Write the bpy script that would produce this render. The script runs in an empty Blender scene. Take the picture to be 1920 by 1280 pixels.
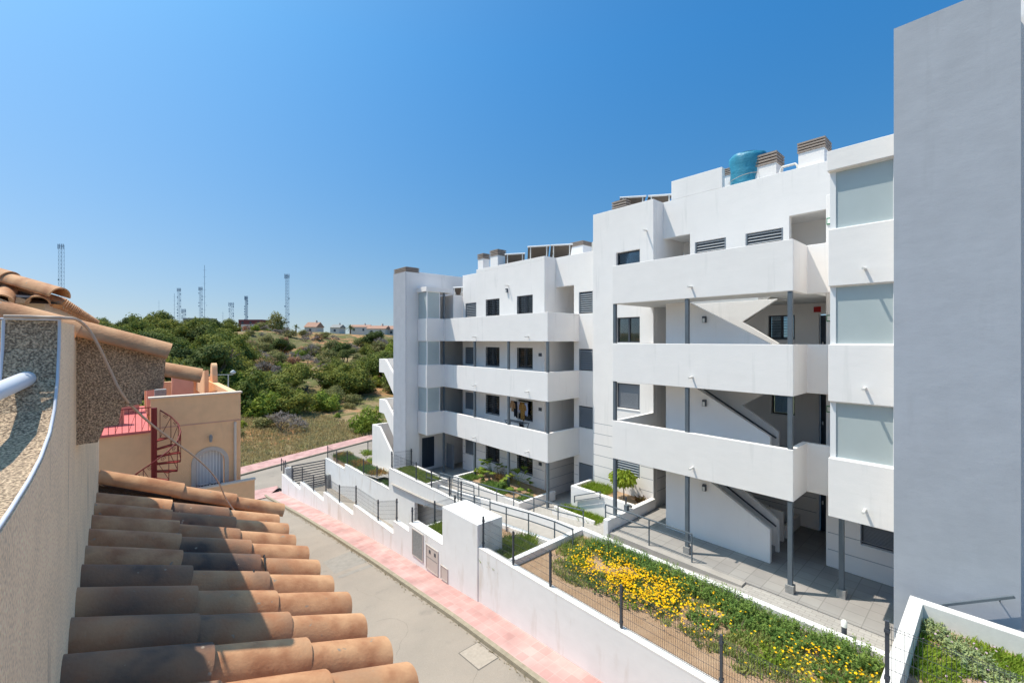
import bpy, bmesh, math, random
from mathutils import Vector, Matrix
R = math.radians
rnd = random.Random(7)
scene = bpy.context.scene
COL = scene.collection

# ---------------------------------------------------------------- camera, sky, sun
E = 7.0                         # eye height above the near terrace (Z = 0)
CF, HZ = 812.0, 637.0           # focal length and horizon in photo pixels
CC, SS = .7482, .6635           # view direction = (SS, CC)
cam = bpy.data.cameras.new('camera'); camo = bpy.data.objects.new('camera', cam); COL.objects.link(camo)
camo.location = (0, 0, E); camo.rotation_euler = (R(90), 0, -math.atan2(SS, CC))
cam.sensor_width = 36; cam.lens = CF/1920*36; cam.shift_y = -3/1920; cam.clip_start = .05; cam.clip_end = 4000
scene.camera = camo
SUN = Vector((-.8, 1.0, 2.65)).normalized()
w = bpy.data.worlds.new("World"); scene.world = w; w.use_nodes = True
nt = w.node_tree; bg = nt.nodes['Background']
sky = nt.nodes.new('ShaderNodeTexSky'); sky.sky_type = 'NISHITA'; sky.sun_disc = False
sky.sun_elevation = math.asin(SUN.z); sky.sun_rotation = math.atan2(SUN.x, SUN.y)
sky.altitude = 0; sky.air_density = 1.0; sky.dust_density = 2.2; sky.ozone_density = 2.5
tcs = nt.nodes.new('ShaderNodeTexCoord'); mps = nt.nodes.new('ShaderNodeMapping'); mps.inputs['Scale'].default_value = (1, 1, .85); mps.inputs['Location'].default_value = (0, 0, .10)
nrm = nt.nodes.new('ShaderNodeVectorMath'); nrm.operation = 'NORMALIZE'; hs = nt.nodes.new('ShaderNodeHueSaturation'); hs.inputs['Saturation'].default_value = 1.40
sxz = nt.nodes.new('ShaderNodeSeparateXYZ'); cr_ = nt.nodes.new('ShaderNodeValToRGB'); mxs = nt.nodes.new('ShaderNodeMix'); mxs.data_type = 'RGBA'; mxs.blend_type = 'MULTIPLY'; mxs.inputs[0].default_value = 1
cr_.color_ramp.elements[0].position = 0; cr_.color_ramp.elements[0].color = (*(.78,.64,.54), 1); cr_.color_ramp.elements[1].position = .55; cr_.color_ramp.elements[1].color = (*(.46,.77,.77), 1)
nt.links.new(tcs.outputs['Generated'], mps.inputs[0]); nt.links.new(mps.outputs[0], nrm.inputs[0]); nt.links.new(nrm.outputs[0], sky.inputs[0])
nt.links.new(tcs.outputs['Generated'], sxz.inputs[0]); nt.links.new(sxz.outputs[2], cr_.inputs[0])
nt.links.new(sky.outputs[0], hs.inputs['Color']); nt.links.new(hs.outputs[0], mxs.inputs[6]); nt.links.new(cr_.outputs[0], mxs.inputs[7]); nt.links.new(mxs.outputs[2], bg.inputs[0]); bg.inputs[1].default_value = .15
sl = bpy.data.lights.new('sun', 'SUN'); sl.energy = 3.1; sl.angle = R(.5); sl.color = (1, .91, .79)
so = bpy.data.objects.new('sun', sl); COL.objects.link(so); so.rotation_euler = SUN.to_track_quat('Z', 'Y').to_euler()
vs = scene.view_settings; vs.view_transform = 'Standard'; vs.look = 'None'; vs.gamma = 1; vs.exposure = .70
scene.render.engine = 'CYCLES'; scene.cycles.max_bounces = 8; scene.cycles.diffuse_bounces = 5

def at(px, py, X=None, Y=None, Z=None, d=None):
    """point of the world seen at a photo pixel, on a given real plane or at a given distance"""
    r = (px-960)/CF; dx = CC*r+SS; dy = -SS*r+CC; dz = -(py-HZ)/CF
    k = X/dx if X is not None else Y/dy if Y is not None else (Z-E)/dz if Z is not None else d
    return Vector((dx*k, dy*k, E+dz*k))

# ---------------------------------------------------------------- materials
def nodes(m): m.use_nodes = True; return m.node_tree
MATS = {}
def mat(name, col, rough=.8, var=0, vscale=3, col2=None, bump=0, bscale=30, bstretch=None, metal=0, spec=.3, fine=0, stain=None, rndv=0, trans=0, vdet=4, contrast=.5):
    m = bpy.data.materials.new(name); t = nodes(m); b = t.nodes['Principled BSDF']; L = t.links
    b.inputs['Roughness'].default_value = rough; b.inputs['Metallic'].default_value = metal
    b.inputs['Specular IOR Level'].default_value = spec
    geo = t.nodes.new('ShaderNodeNewGeometry')
    c = t.nodes.new('ShaderNodeRGB'); c.outputs[0].default_value = (*col, 1); out = c.outputs[0]
    def noise(scale, det=4, vec=None, rgh=.55):
        n = t.nodes.new('ShaderNodeTexNoise'); n.inputs['Scale'].default_value = scale; n.inputs['Detail'].default_value = det
        n.inputs['Roughness'].default_value = rgh
        L.new(vec or geo.outputs['Position'], n.inputs['Vector']); return n.outputs['Fac']
    def ramp(f, a, b_):
        r = t.nodes.new('ShaderNodeMapRange'); r.inputs['From Min'].default_value = a; r.inputs['From Max'].default_value = b_
        L.new(f, r.inputs['Value']); return r.outputs[0]
    def mix(f, a, b_, mode='MIX'):
        x = t.nodes.new('ShaderNodeMix'); x.data_type = 'RGBA'; x.blend_type = mode; L.new(f, x.inputs[0])
        L.new(a, x.inputs[6]); 
        if isinstance(b_, tuple): x.inputs[7].default_value = (*b_, 1)
        else: L.new(b_, x.inputs[7])
        return x.outputs[2]
    if col2: out = mix(ramp(noise(vscale, vdet), .5-contrast*.3, .5+contrast*.3), out, col2)
    if var:
        h = t.nodes.new('ShaderNodeHueSaturation'); L.new(out, h.inputs['Color'])
        v = t.nodes.new('ShaderNodeMapRange'); v.inputs['From Min'].default_value = .3; v.inputs['From Max'].default_value = .7
        v.inputs['To Min'].default_value = 1-var; v.inputs['To Max'].default_value = 1+var
        L.new(noise(vscale*2.3, 6), v.inputs['Value']); L.new(v.outputs[0], h.inputs['Value']); out = h.outputs[0]
    if fine:
        h = t.nodes.new('ShaderNodeHueSaturation'); L.new(out, h.inputs['Color'])
        v = t.nodes.new('ShaderNodeMapRange'); v.inputs['From Min'].default_value = .3; v.inputs['From Max'].default_value = .7
        v.inputs['To Min'].default_value = 1-fine; v.inputs['To Max'].default_value = 1+fine
        L.new(noise(bscale, 3), v.inputs['Value']); L.new(v.outputs[0], h.inputs['Value']); out = h.outputs[0]
    if stain:
        sc, sz, scol, a, b_ = stain
        mp = t.nodes.new('ShaderNodeMapping'); mp.inputs['Scale'].default_value = (sc, sc, sz); L.new(geo.outputs['Position'], mp.inputs[0])
        out = mix(ramp(noise(1, 5, mp.outputs[0]), a, b_), out, scol)
    if rndv:
        oi = t.nodes.new('ShaderNodeObjectInfo'); h = t.nodes.new('ShaderNodeHueSaturation'); L.new(out, h.inputs['Color'])
        v = t.nodes.new('ShaderNodeMapRange'); v.inputs['To Min'].default_value = 1-rndv; v.inputs['To Max'].default_value = 1+rndv
        L.new(oi.outputs['Random'], v.inputs['Value']); L.new(v.outputs[0], h.inputs['Value'])
        v2 = t.nodes.new('ShaderNodeMapRange'); v2.inputs['To Min'].default_value = .5+.03*rndv*4; v2.inputs['To Max'].default_value = .5-.02*rndv*4
        L.new(oi.outputs['Random'], v2.inputs['Value']); L.new(v2.outputs[0], h.inputs['Hue']); out = h.outputs[0]
    L.new(out, b.inputs['Base Color'])
    if bump:
        bp = t.nodes.new('ShaderNodeBump'); bp.inputs['Distance'].default_value = bump; bp.inputs['Strength'].default_value = 1
        vec = None
        if bstretch:
            mp = t.nodes.new('ShaderNodeMapping'); mp.inputs['Scale'].default_value = bstretch; L.new(geo.outputs['Position'], mp.inputs[0]); vec = mp.outputs[0]
        hgt = noise(bscale, 4, vec)
        if bstretch:
            ma = t.nodes.new('ShaderNodeMath'); ma.operation = 'MULTIPLY_ADD'; ma.inputs[1].default_value = .16; L.new(noise(26, 4), ma.inputs[0]); L.new(hgt, ma.inputs[2]); hgt = ma.outputs[0]
        L.new(hgt, bp.inputs['Height']); L.new(bp.outputs[0], b.inputs['Normal'])
    if trans:
        tr = t.nodes.new('ShaderNodeBsdfTranslucent'); L.new(out, tr.inputs[0]); ms = t.nodes.new('ShaderNodeMixShader')
        ms.inputs[0].default_value = trans; L.new(b.outputs[0], ms.inputs[1]); L.new(tr.outputs[0], ms.inputs[2])
        L.new(ms.outputs[0], t.nodes['Material Output'].inputs[0])
    MATS[name] = m; return m
def brick(name, c1, c2, cm, w_, h_, mortar, rot=0, var=.1, rough=.85, bump=.003):
    m = bpy.data.materials.new(name); t = nodes(m); b = t.nodes['Principled BSDF']; L = t.links
    geo = t.nodes.new('ShaderNodeNewGeometry'); mp = t.nodes.new('ShaderNodeMapping'); mp.inputs['Rotation'].default_value = (0, 0, rot)
    L.new(geo.outputs['Position'], mp.inputs[0])
    br = t.nodes.new('ShaderNodeTexBrick'); L.new(mp.outputs[0], br.inputs['Vector']); br.inputs['Scale'].default_value = 1
    br.offset = .5 if h_ < w_ else 0
    br.inputs['Brick Width'].default_value = w_; br.inputs['Row Height'].default_value = h_; br.inputs['Mortar Size'].default_value = mortar
    br.inputs['Color1'].default_value = (*c1, 1); br.inputs['Color2'].default_value = (*c2, 1); br.inputs['Mortar'].default_value = (*cm, 1)
    n = t.nodes.new('ShaderNodeTexNoise'); n.inputs['Scale'].default_value = 1.1; n.inputs['Detail'].default_value = 7; L.new(geo.outputs['Position'], n.inputs['Vector'])
    v = t.nodes.new('ShaderNodeMapRange'); v.inputs['From Min'].default_value = .3; v.inputs['From Max'].default_value = .7
    v.inputs['To Min'].default_value = 1-var; v.inputs['To Max'].default_value = 1+var; L.new(n.outputs['Fac'], v.inputs['Value'])
    h = t.nodes.new('ShaderNodeHueSaturation'); L.new(br.outputs['Color'], h.inputs['Color']); L.new(v.outputs[0], h.inputs['Value'])
    L.new(h.outputs[0], b.inputs['Base Color']); b.inputs['Roughness'].default_value = rough
    MATS[name] = m; return m

white = mat('white_stucco', (.86, .825, .80), .9, var=.02, vscale=.6, bump=.0055, bscale=1, bstretch=(1.6, 1.6, 4.2), stain=(3.2, .30, (.68, .665, .64), .60, .84))
whitew = mat('white_boundary_stucco', (.80, .785, .775), .9, var=.03, vscale=.8, bump=.004, bscale=1, bstretch=(2.5, 2.5, 5), stain=(2.2, .5, (.62, .56, .50), .56, .82))
capw = mat('white_cap', (.80, .77, .73), .9, var=.05, vscale=2.5, bump=.0015, bscale=30)
grey = mat('grey_tower_paint', (.40, .425, .475), .9, var=.045, vscale=.8, bump=.0055, bscale=1, bstretch=(2.2, 2.2, 4.2), stain=(2.5, .3, (.35, .37, .41), .60, .85))
greylt = mat('grey_side_paint', (.52, .53, .56), .9, var=.03, vscale=.8, bump=.009, bscale=1, bstretch=(2.6, 2.6, 8))
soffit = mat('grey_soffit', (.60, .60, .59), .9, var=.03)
steel = mat('painted_steel', (.105, .13, .155), .55, var=.08, vscale=2, spec=.5)
anth = mat('anthracite_metal', (.055, .065, .082), .5, var=.05, spec=.5)
louvm = mat('louvre_metal', (.21, .235, .265), .45, spec=.5)
glass = mat('window_glass', (.035, .05, .065), .06, spec=.9)
_t = glass.node_tree; _b = _t.nodes['Principled BSDF']; _tr = _t.nodes.new('ShaderNodeBsdfTransparent'); _tr.inputs[0].default_value = (.62, .70, .74, 1)
_gl = _t.nodes.new('ShaderNodeBsdfGlossy'); _gl.inputs['Roughness'].default_value = .03; _fr = _t.nodes.new('ShaderNodeFresnel'); _fr.inputs[0].default_value = 1.75
_mx = _t.nodes.new('ShaderNodeMixShader'); _t.links.new(_fr.outputs[0], _mx.inputs[0]); _t.links.new(_tr.outputs[0], _mx.inputs[1]); _t.links.new(_gl.outputs[0], _mx.inputs[2]); _t.links.new(_mx.outputs[0], _t.nodes['Material Output'].inputs[0])
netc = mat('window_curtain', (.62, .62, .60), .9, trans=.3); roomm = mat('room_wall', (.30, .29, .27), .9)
curtain = mat('curtained_glass', (.42, .52, .62), .12, spec=.9, var=.1, vscale=6)
frost = mat('frosted_glass', (.43, .49, .495), .22, spec=.5, var=.03, vscale=.7)
wframe = mat('white_frame', (.8, .8, .8), .5)
blind = mat('grey_roller_blind', (.20, .22, .25), .6, spec=.4)
vent = mat('brown_vent_slat', (.34, .28, .24), .7, var=.1)
concr = mat('column_foot_concrete', (.30, .295, .285), .9, var=.15, vscale=6)
pipe = mat('pipe_plastic', (.72, .70, .66), .5)
groove = mat('groove_shadow_gap', (.33, .34, .37), .9)
tarp = mat('teal_tarpaulin', (.03, .24, .37), .5, var=.08, vscale=2, bump=.022, bscale=3.2, bstretch=(1, 1, 2.6), spec=.5)
collector = mat('solar_collector_back', (.13, .105, .085), .6, var=.1)
door = mat('dark_blue_door', (.025, .04, .065), .45, spec=.4)
terr = brick('terrace_tiles', (.285, .268, .255), (.325, .308, .29), (.225, .212, .20), .45, .45, .012, 0, .09)
pathm = brick('path_pavers', (.36, .335, .31), (.41, .385, .355), (.27, .25, .23), .24, .12, .008, R(90), .07)
pink = brick('red_sidewalk_tiles', (.49, .265, .24), (.55, .33, .30), (.53, .37, .33), .30, .30, .006, 0, .22)
asph = mat('worn_asphalt', (.285, .245, .205), .9, col2=(.37, .31, .255), vscale=.55, vdet=9, fine=.14, bscale=70, stain=(1.3, .9, (.21, .185, .16), .60, .85), bump=.004, contrast=.9)
asphp = mat('asphalt_patch', (.30, .27, .235), .9, var=.1, vscale=2, fine=.1, bscale=80)
kerbm = mat('kerb_concrete', (.33, .28, .205), .9, var=.15, vscale=3, fine=.1, bscale=60)
rampm = mat('ramp_concrete', (.38, .35, .32), .9, var=.08, vscale=1.2, fine=.05, bscale=60)
drive = mat('driveway_concrete', (.32, .28, .24), .9, var=.1, vscale=1.5, stain=(1, 1, (.3, .27, .24), .55, .8))
soil = mat('ochre_soil', (.40, .25, .145), .95, col2=(.55, .38, .25), vscale=2.2, vdet=8, fine=.18, bscale=45, bump=.05, contrast=.8)
redpaint = mat('oxide_red_metal', (.20, .012, .014), .5, spec=.4)
redfloor = mat('red_floor_tiles', (.62, .16, .15), .8, var=.1, vscale=3)
peach = mat('peach_render', (.90, .55, .31), .92, var=.05, vscale=1.5, stain=(1.4, .3, (.55, .37, .25), .60, .85), bump=.008, bscale=30)
peachd = mat('salmon_render', (.66, .36, .26), .92, var=.05, vscale=1.5)
stone = mat('pale_stone_surround', (.55, .48, .43), .9, var=.05)
beige = mat('beige_spatter_render', (.96, .73, .50), .95, var=.07, vscale=3, fine=.26, bscale=120, bump=.004, stain=(9, 1.1, (.30, .21, .15), .62, .78))
cream = mat('cream_render', (.72, .60, .50), .95, var=.04, vscale=3)
pebble = mat('pebbledash', (.24, .17, .115), .9, col2=(.66, .49, .33), vscale=190, vdet=2, bump=.006, bscale=190, fine=.25, stain=(7, 5, (.20, .155, .12), .60, .80), contrast=.45)
cord = mat('pale_blue_cord', (.62, .65, .73), .7, var=.05)
tube = mat('white_tube_paint', (.70, .73, .80), .4, spec=.5)
cable = mat('beige_cable', (.56, .43, .34), .7)
blackc = mat('black_cable', (.02, .018, .016), .6)
mortar = mat('tile_mortar', (.13, .085, .055), .95, fine=.3, bscale=120, bump=.01)
mast = mat('hazed_mast_steel', (.26, .37, .50), .7)  # blue-grey haze of distance painted into the mast colour
whitep = mat('house_white', (.70, .64, .58), .9)
roofm = mat('far_roof_tile', (.40, .235, .17), .9, var=.1, vscale=.5)
redh = mat('dark_red_wall', (.20, .06, .06), .8)
clothb = mat('black_cloth', (.012, .012, .018), .9); clotht = mat('tan_cloth', (.40, .24, .13), .9, var=.15, vscale=12)
clothg = mat('grey_cloth', (.42, .42, .50), .9); clothy = mat('ochre_patterned_cloth', (.50, .29, .07), .9, col2=(.16, .07, .03), vscale=22)
clothl = mat('pale_blue_cloth', (.36, .42, .62), .9)
signg = mat('exit_sign_green', (.01, .22, .10), .5); signr = mat('fire_sign_red', (.5, .02, .02), .5); signw = mat('sign_white', (.85, .85, .8), .5)
lampg = mat('lamp_glass', (.7, .7, .68), .2)
bark = mat('bark', (.17, .13, .10), .95, var=.2, vscale=8)
deadm = mat('bare_twigs', (.40, .33, .29), .95, var=.2, vscale=3, rndv=.12)
def leafm(n, c, c2, rv=.22, vs_=.9): return mat(n, c, .75, col2=c2, vscale=vs_, vdet=3, rndv=rv, trans=.30, spec=.15, fine=.14, bscale=9)
pinel = leafm('pine_foliage', (0.123, 0.158, 0.036), (0.268, 0.271, 0.054))
oliv = leafm('olive_foliage', (0.189, 0.198, 0.072), (0.312, 0.284, 0.114))
brightl = leafm('bright_foliage', (0.167, 0.238, 0.036), (0.334, 0.370, 0.060))
drkl = leafm('dark_foliage', (0.080, 0.112, 0.036), (0.152, 0.178, 0.048))
brownl = leafm('dry_brown_foliage', (0.319, 0.165, 0.090), (0.478, 0.290, 0.180))
rosem = leafm('rosemary_foliage', (.10, .19, .045), (.24, .34, .08), .1, 6)
limel = leafm('lime_foliage', (.19, .29, .03), (.34, .41, .05), .1, 6)
grassl = leafm('grass_blades', (.14, .24, .04), (.30, .35, .09), .1, 4)
drygr = leafm('dry_grass_blades', (.40, .30, .14), (.58, .45, .24), .1, 4)
flow = mat('yellow_petals', (.93, .62, .01), .6, col2=(.90, .46, .008), vscale=5, spec=.1)
pinkf = mat('pink_petals', (.55, .38, .48), .6)
redl = leafm('red_stems', (.19, .07, .035), (.17, .13, .04), .1, 5)

def tile_mat():
    m = bpy.data.materials.new('clay_roof_tile'); t = nodes(m); b = t.nodes['Principled BSDF']; L = t.links
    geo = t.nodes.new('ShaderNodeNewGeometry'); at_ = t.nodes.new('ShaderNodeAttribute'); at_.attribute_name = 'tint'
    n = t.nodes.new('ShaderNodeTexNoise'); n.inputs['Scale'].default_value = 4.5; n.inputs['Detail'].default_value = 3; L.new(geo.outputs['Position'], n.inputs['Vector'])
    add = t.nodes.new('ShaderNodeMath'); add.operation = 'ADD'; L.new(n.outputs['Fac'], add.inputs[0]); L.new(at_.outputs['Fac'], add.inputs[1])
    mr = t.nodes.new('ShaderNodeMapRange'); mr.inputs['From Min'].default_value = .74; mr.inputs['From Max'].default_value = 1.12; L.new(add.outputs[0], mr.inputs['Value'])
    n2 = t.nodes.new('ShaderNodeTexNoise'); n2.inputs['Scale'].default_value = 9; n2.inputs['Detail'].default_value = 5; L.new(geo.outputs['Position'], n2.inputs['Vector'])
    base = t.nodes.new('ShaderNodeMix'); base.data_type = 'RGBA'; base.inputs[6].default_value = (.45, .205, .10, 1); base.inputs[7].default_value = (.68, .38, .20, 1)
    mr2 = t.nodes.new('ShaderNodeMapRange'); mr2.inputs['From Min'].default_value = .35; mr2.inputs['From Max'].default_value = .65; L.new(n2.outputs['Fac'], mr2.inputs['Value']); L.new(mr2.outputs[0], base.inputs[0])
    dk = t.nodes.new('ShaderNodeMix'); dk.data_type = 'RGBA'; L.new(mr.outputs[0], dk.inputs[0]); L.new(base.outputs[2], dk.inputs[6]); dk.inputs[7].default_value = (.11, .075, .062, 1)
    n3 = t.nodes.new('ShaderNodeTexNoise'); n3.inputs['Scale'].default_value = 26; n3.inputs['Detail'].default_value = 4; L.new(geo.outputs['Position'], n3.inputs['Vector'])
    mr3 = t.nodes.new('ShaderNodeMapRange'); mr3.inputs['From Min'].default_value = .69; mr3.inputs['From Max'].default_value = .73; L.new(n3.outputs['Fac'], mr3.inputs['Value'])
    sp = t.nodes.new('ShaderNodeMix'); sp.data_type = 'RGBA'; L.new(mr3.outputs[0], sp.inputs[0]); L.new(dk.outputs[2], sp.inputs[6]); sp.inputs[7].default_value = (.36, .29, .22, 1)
    L.new(sp.outputs[2], b.inputs['Base Color']); b.inputs['Roughness'].default_value = .75; b.inputs['Specular IOR Level'].default_value = .3
    bp = t.nodes.new('ShaderNodeBump'); bp.inputs['Distance'].default_value = .0016; n4 = t.nodes.new('ShaderNodeTexNoise'); n4.inputs['Scale'].default_value = 90; n4.inputs['Detail'].default_value = 5
    L.new(geo.outputs['Position'], n4.inputs['Vector']); L.new(n4.outputs['Fac'], bp.inputs['Height']); L.new(bp.outputs[0], b.inputs['Normal'])
    return m
tile = tile_mat()
def terrain_mat():
    m = bpy.data.materials.new('dry_hillside'); t = nodes(m); b = t.nodes['Principled BSDF']; L = t.links; b.inputs['Roughness'].default_value = .95; b.inputs['Specular IOR Level'].default_value = .1
    geo = t.nodes.new('ShaderNodeNewGeometry'); prev = None
    def noi(s, d):
        n = t.nodes.new('ShaderNodeTexNoise'); n.inputs['Scale'].default_value = s; n.inputs['Detail'].default_value = d; L.new(geo.outputs['Position'], n.inputs['Vector']); return n.outputs['Fac']
    out = None
    for s, d, a, b_, c in ((.05, 5, .42, .56, (.29, .21, .115)), (.09, 6, .50, .58, (.44, .23, .12)), (.25, 7, .48, .58, (.13, .135, .05)), (1.6, 5, .55, .72, (.36, .28, .15)), (.8, 5, .54, .64, (.095, .11, .035))):
        x = t.nodes.new('ShaderNodeMix'); x.data_type = 'RGBA'
        r = t.nodes.new('ShaderNodeMapRange'); r.inputs['From Min'].default_value = a; r.inputs['From Max'].default_value = b_; L.new(noi(s, d), r.inputs['Value']); L.new(r.outputs[0], x.inputs[0])
        if out: L.new(out, x.inputs[6])
        else: x.inputs[6].default_value = (.17, .15, .07, 1)
        x.inputs[7].default_value = (*c, 1); out = x.outputs[2]
    L.new(out, b.inputs['Base Color'])
    bp = t.nodes.new('ShaderNodeBump'); bp.inputs['Distance'].default_value = .3; L.new(noi(1.5, 6), bp.inputs['Height']); L.new(bp.outputs[0], b.inputs['Normal'])
    return m
terrm = terrain_mat()

# ---------------------------------------------------------------- object helpers
WL = {}
def tag(o, label=None, cat=None, group=None, kind=None):
    if label: o['label'] = label
    if cat: o['category'] = cat
    if group: o['group'] = group
    if kind: o['kind'] = kind
    return o
def thing(name, label, cat, loc=(0, 0, 0), group=None):
    o = bpy.data.objects.new(name, None); COL.objects.link(o); o.location = loc; o.empty_display_size = .2
    WL[o.name] = Vector(loc); return tag(o, label, cat, group)
class MB:
    def __init__(s): s.v = []; s.f = []; s.sm = []; s.tint = []
    def add(s, vs, fs, smooth=False, tint=0):
        n = len(s.v); s.v += [tuple(v) for v in vs]
        for f in fs: s.f.append(tuple(i+n for i in f)); s.sm.append(smooth); s.tint.append(tint)
    def box(s, x0, x1, y0, y1, z0, z1):
        x0, x1 = sorted((x0, x1)); y0, y1 = sorted((y0, y1)); z0, z1 = sorted((z0, z1))
        s.add([(x, y, z) for z in (z0, z1) for y in (y0, y1) for x in (x0, x1)],
              [(0, 2, 3, 1), (4, 5, 7, 6), (0, 1, 5, 4), (2, 6, 7, 3), (0, 4, 6, 2), (1, 3, 7, 5)]); return s
    def bar(s, a, b, t=.03, t2=None):            # rectangular bar between two points
        a, b = Vector(a), Vector(b); d = (b-a); 
        if d.length < 1e-6: return s
        d.normalize(); up = Vector((0, 0, 1)) if abs(d.z) < .95 else Vector((1, 0, 0))
        u = d.cross(up).normalized()*t/2; v_ = u.cross(d).normalized()*(t2 or t)/2
        vs_ = [p+su*u+sv*v_ for p in (a, b) for su, sv in ((-1, -1), (1, -1), (1, 1), (-1, 1))]
        s.add(vs_, [(3, 2, 1, 0), (4, 5, 6, 7), (0, 1, 5, 4), (1, 2, 6, 5), (2, 3, 7, 6), (3, 0, 4, 7)]); return s
    def tube(s, pts, r, n=8, cap=True, tint=0):
        pts = [Vector(p) for p in pts]; rs = r if isinstance(r, (list, tuple)) else [r]*len(pts); vs_ = []; prev = None
        for i, p in enumerate(pts):
            d = (pts[min(i+1, len(pts)-1)]-pts[max(i-1, 0)]).normalized()
            if prev is None: u = d.cross(Vector((0, 0, 1)) if abs(d.z) < .9 else Vector((1, 0, 0))).normalized()
            else: u = (prev-d*prev.dot(d)).normalized()
            prev = u; v_ = d.cross(u)
            vs_ += [p+rs[i]*(math.cos(2*math.pi*k/n)*u+math.sin(2*math.pi*k/n)*v_) for k in range(n)]
        fs = [(i*n+k, i*n+(k+1) % n, (i+1)*n+(k+1) % n, (i+1)*n+k) for i in range(len(pts)-1) for k in range(n)]
        s.add(vs_, fs, True, tint)
        if cap: s.add(vs_[:n], [tuple(range(n))[::-1]], False, tint); s.add(vs_[-n:], [tuple(range(n))], False, tint)
        return s
    def prism(s, poly, axis, a, b):              # polygon in the two other axes, extruded along 'x','y' or 'z'
        def P3(p, q): return {'x': (q, p[0], p[1]), 'y': (p[0], q, p[1]), 'z': (p[0], p[1], q)}[axis]
        area = sum(poly[i][0]*poly[(i+1) % len(poly)][1]-poly[(i+1) % len(poly)][0]*poly[i][1] for i in range(len(poly)))
        if (area < 0): poly = poly[::-1]
        if axis == 'y': poly = poly[::-1]
        a, b = sorted((a, b)); n = len(poly)
        s.add([P3(p, a) for p in poly]+[P3(p, b) for p in poly], [tuple(range(n))[::-1], tuple(range(n, 2*n))]+[(i, (i+1) % n, n+(i+1) % n, n+i) for i in range(n)]); return s
    def wall(s, axis, p, th, u0, u1, z0, z1, holes=()):   # wall on plane axis=p, thickness th (sign = direction away from the viewer), rectangular holes
        us = sorted({u0, u1, *[h[0] for h in holes], *[h[1] for h in holes]}); zs = sorted({z0, z1, *[h[2] for h in holes], *[h[3] for h in holes]})
        us = [u for u in us if u0 <= u <= u1]; zs = [z for z in zs if z0 <= z <= z1]
        def solid(i, j):
            if i < 0 or j < 0 or i >= len(us)-1 or j >= len(zs)-1: return False
            cu, cz = (us[i]+us[i+1])/2, (zs[j]+zs[j+1])/2
            return not any(h[0] < cu < h[1] and h[2] < cz < h[3] for h in holes)
        V = {}; vl = []; fl = []
        def vert(i, j, k):
            if (i, j, k) not in V:
                q = p+(th if k else 0); V[(i, j, k)] = len(vl); vl.append((q, us[i], zs[j]) if axis == 'x' else (us[i], q, zs[j]))
            return V[(i, j, k)]
        for i in range(len(us)-1):
            for j in range(len(zs)-1):
                if not solid(i, j): continue
                for k in (0, 1): fl.append([vert(i, j, k), vert(i+1, j, k), vert(i+1, j+1, k), vert(i, j+1, k)])
                if not solid(i-1, j): fl.append([vert(i, j, 0), vert(i, j, 1), vert(i, j+1, 1), vert(i, j+1, 0)])
                if not solid(i+1, j): fl.append([vert(i+1, j, 0), vert(i+1, j, 1), vert(i+1, j+1, 1), vert(i+1, j+1, 0)])
                if not solid(i, j-1): fl.append([vert(i, j, 0), vert(i, j, 1), vert(i+1, j, 1), vert(i+1, j, 0)])
                if not solid(i, j+1): fl.append([vert(i, j+1, 0), vert(i, j+1, 1), vert(i+1, j+1, 1), vert(i+1, j+1, 0)])
        s.add(vl, fl); return s
    def build(s, name, m, parent=None, bevel=0, kind=None, fix=False):
        off = WL[parent.name] if parent else Vector((0, 0, 0))
        me = bpy.data.meshes.new(name); me.from_pydata([(v[0]-off.x, v[1]-off.y, v[2]-off.z) for v in s.v], [], s.f)
        me.polygons.foreach_set('use_smooth', s.sm)
        if any(s.tint):
            a = me.attributes.new('tint', 'FLOAT', 'FACE'); a.data.foreach_set('value', s.tint)
        if fix:
            bm = bmesh.new(); bm.from_mesh(me); bmesh.ops.recalc_face_normals(bm, faces=bm.faces); bm.to_mesh(me); bm.free()
        me.materials.append(m); me.update()
        o = bpy.data.objects.new(name, me); COL.objects.link(o)
        if parent: o.parent = parent
        WL[o.name] = off.copy()
        if bevel:
            b = o.modifiers.new('bevel', 'BEVEL'); b.width = bevel; b.segments = 2; b.limit_method = 'ANGLE'
        if kind: o['kind'] = kind
        return o
def single(mb, name, m, label, cat, group=None, bevel=0, kind=None):
    """a thing that is one mesh, with its origin at its base"""
    xs = [v[0] for v in mb.v]; ys = [v[1] for v in mb.v]; zs = [v[2] for v in mb.v]
    c = Vector(((min(xs)+max(xs))/2, (min(ys)+max(ys))/2, min(zs)))
    mb.v = [(v[0]-c.x, v[1]-c.y, v[2]-c.z) for v in mb.v]
    o = mb.build(name, m, None, bevel); o.location = c; WL[o.name] = c
    return tag(o, label, cat, group, kind)
def copy_tree(o, loc=None, rz=None, scale=None, label=None):
    c = o.copy(); COL.objects.link(c)
    if loc is not None: c.location = loc
    if rz is not None: c.rotation_euler = (0, 0, rz)
    if scale is not None: c.scale = scale if hasattr(scale, '__len__') else (scale,)*3
    if label: c['label'] = label
    for ch in o.children:
        d = ch.copy(); COL.objects.link(d); d.parent = c
        for g in ch.children:
            e = g.copy(); COL.objects.link(e); e.parent = d
    return c

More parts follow.
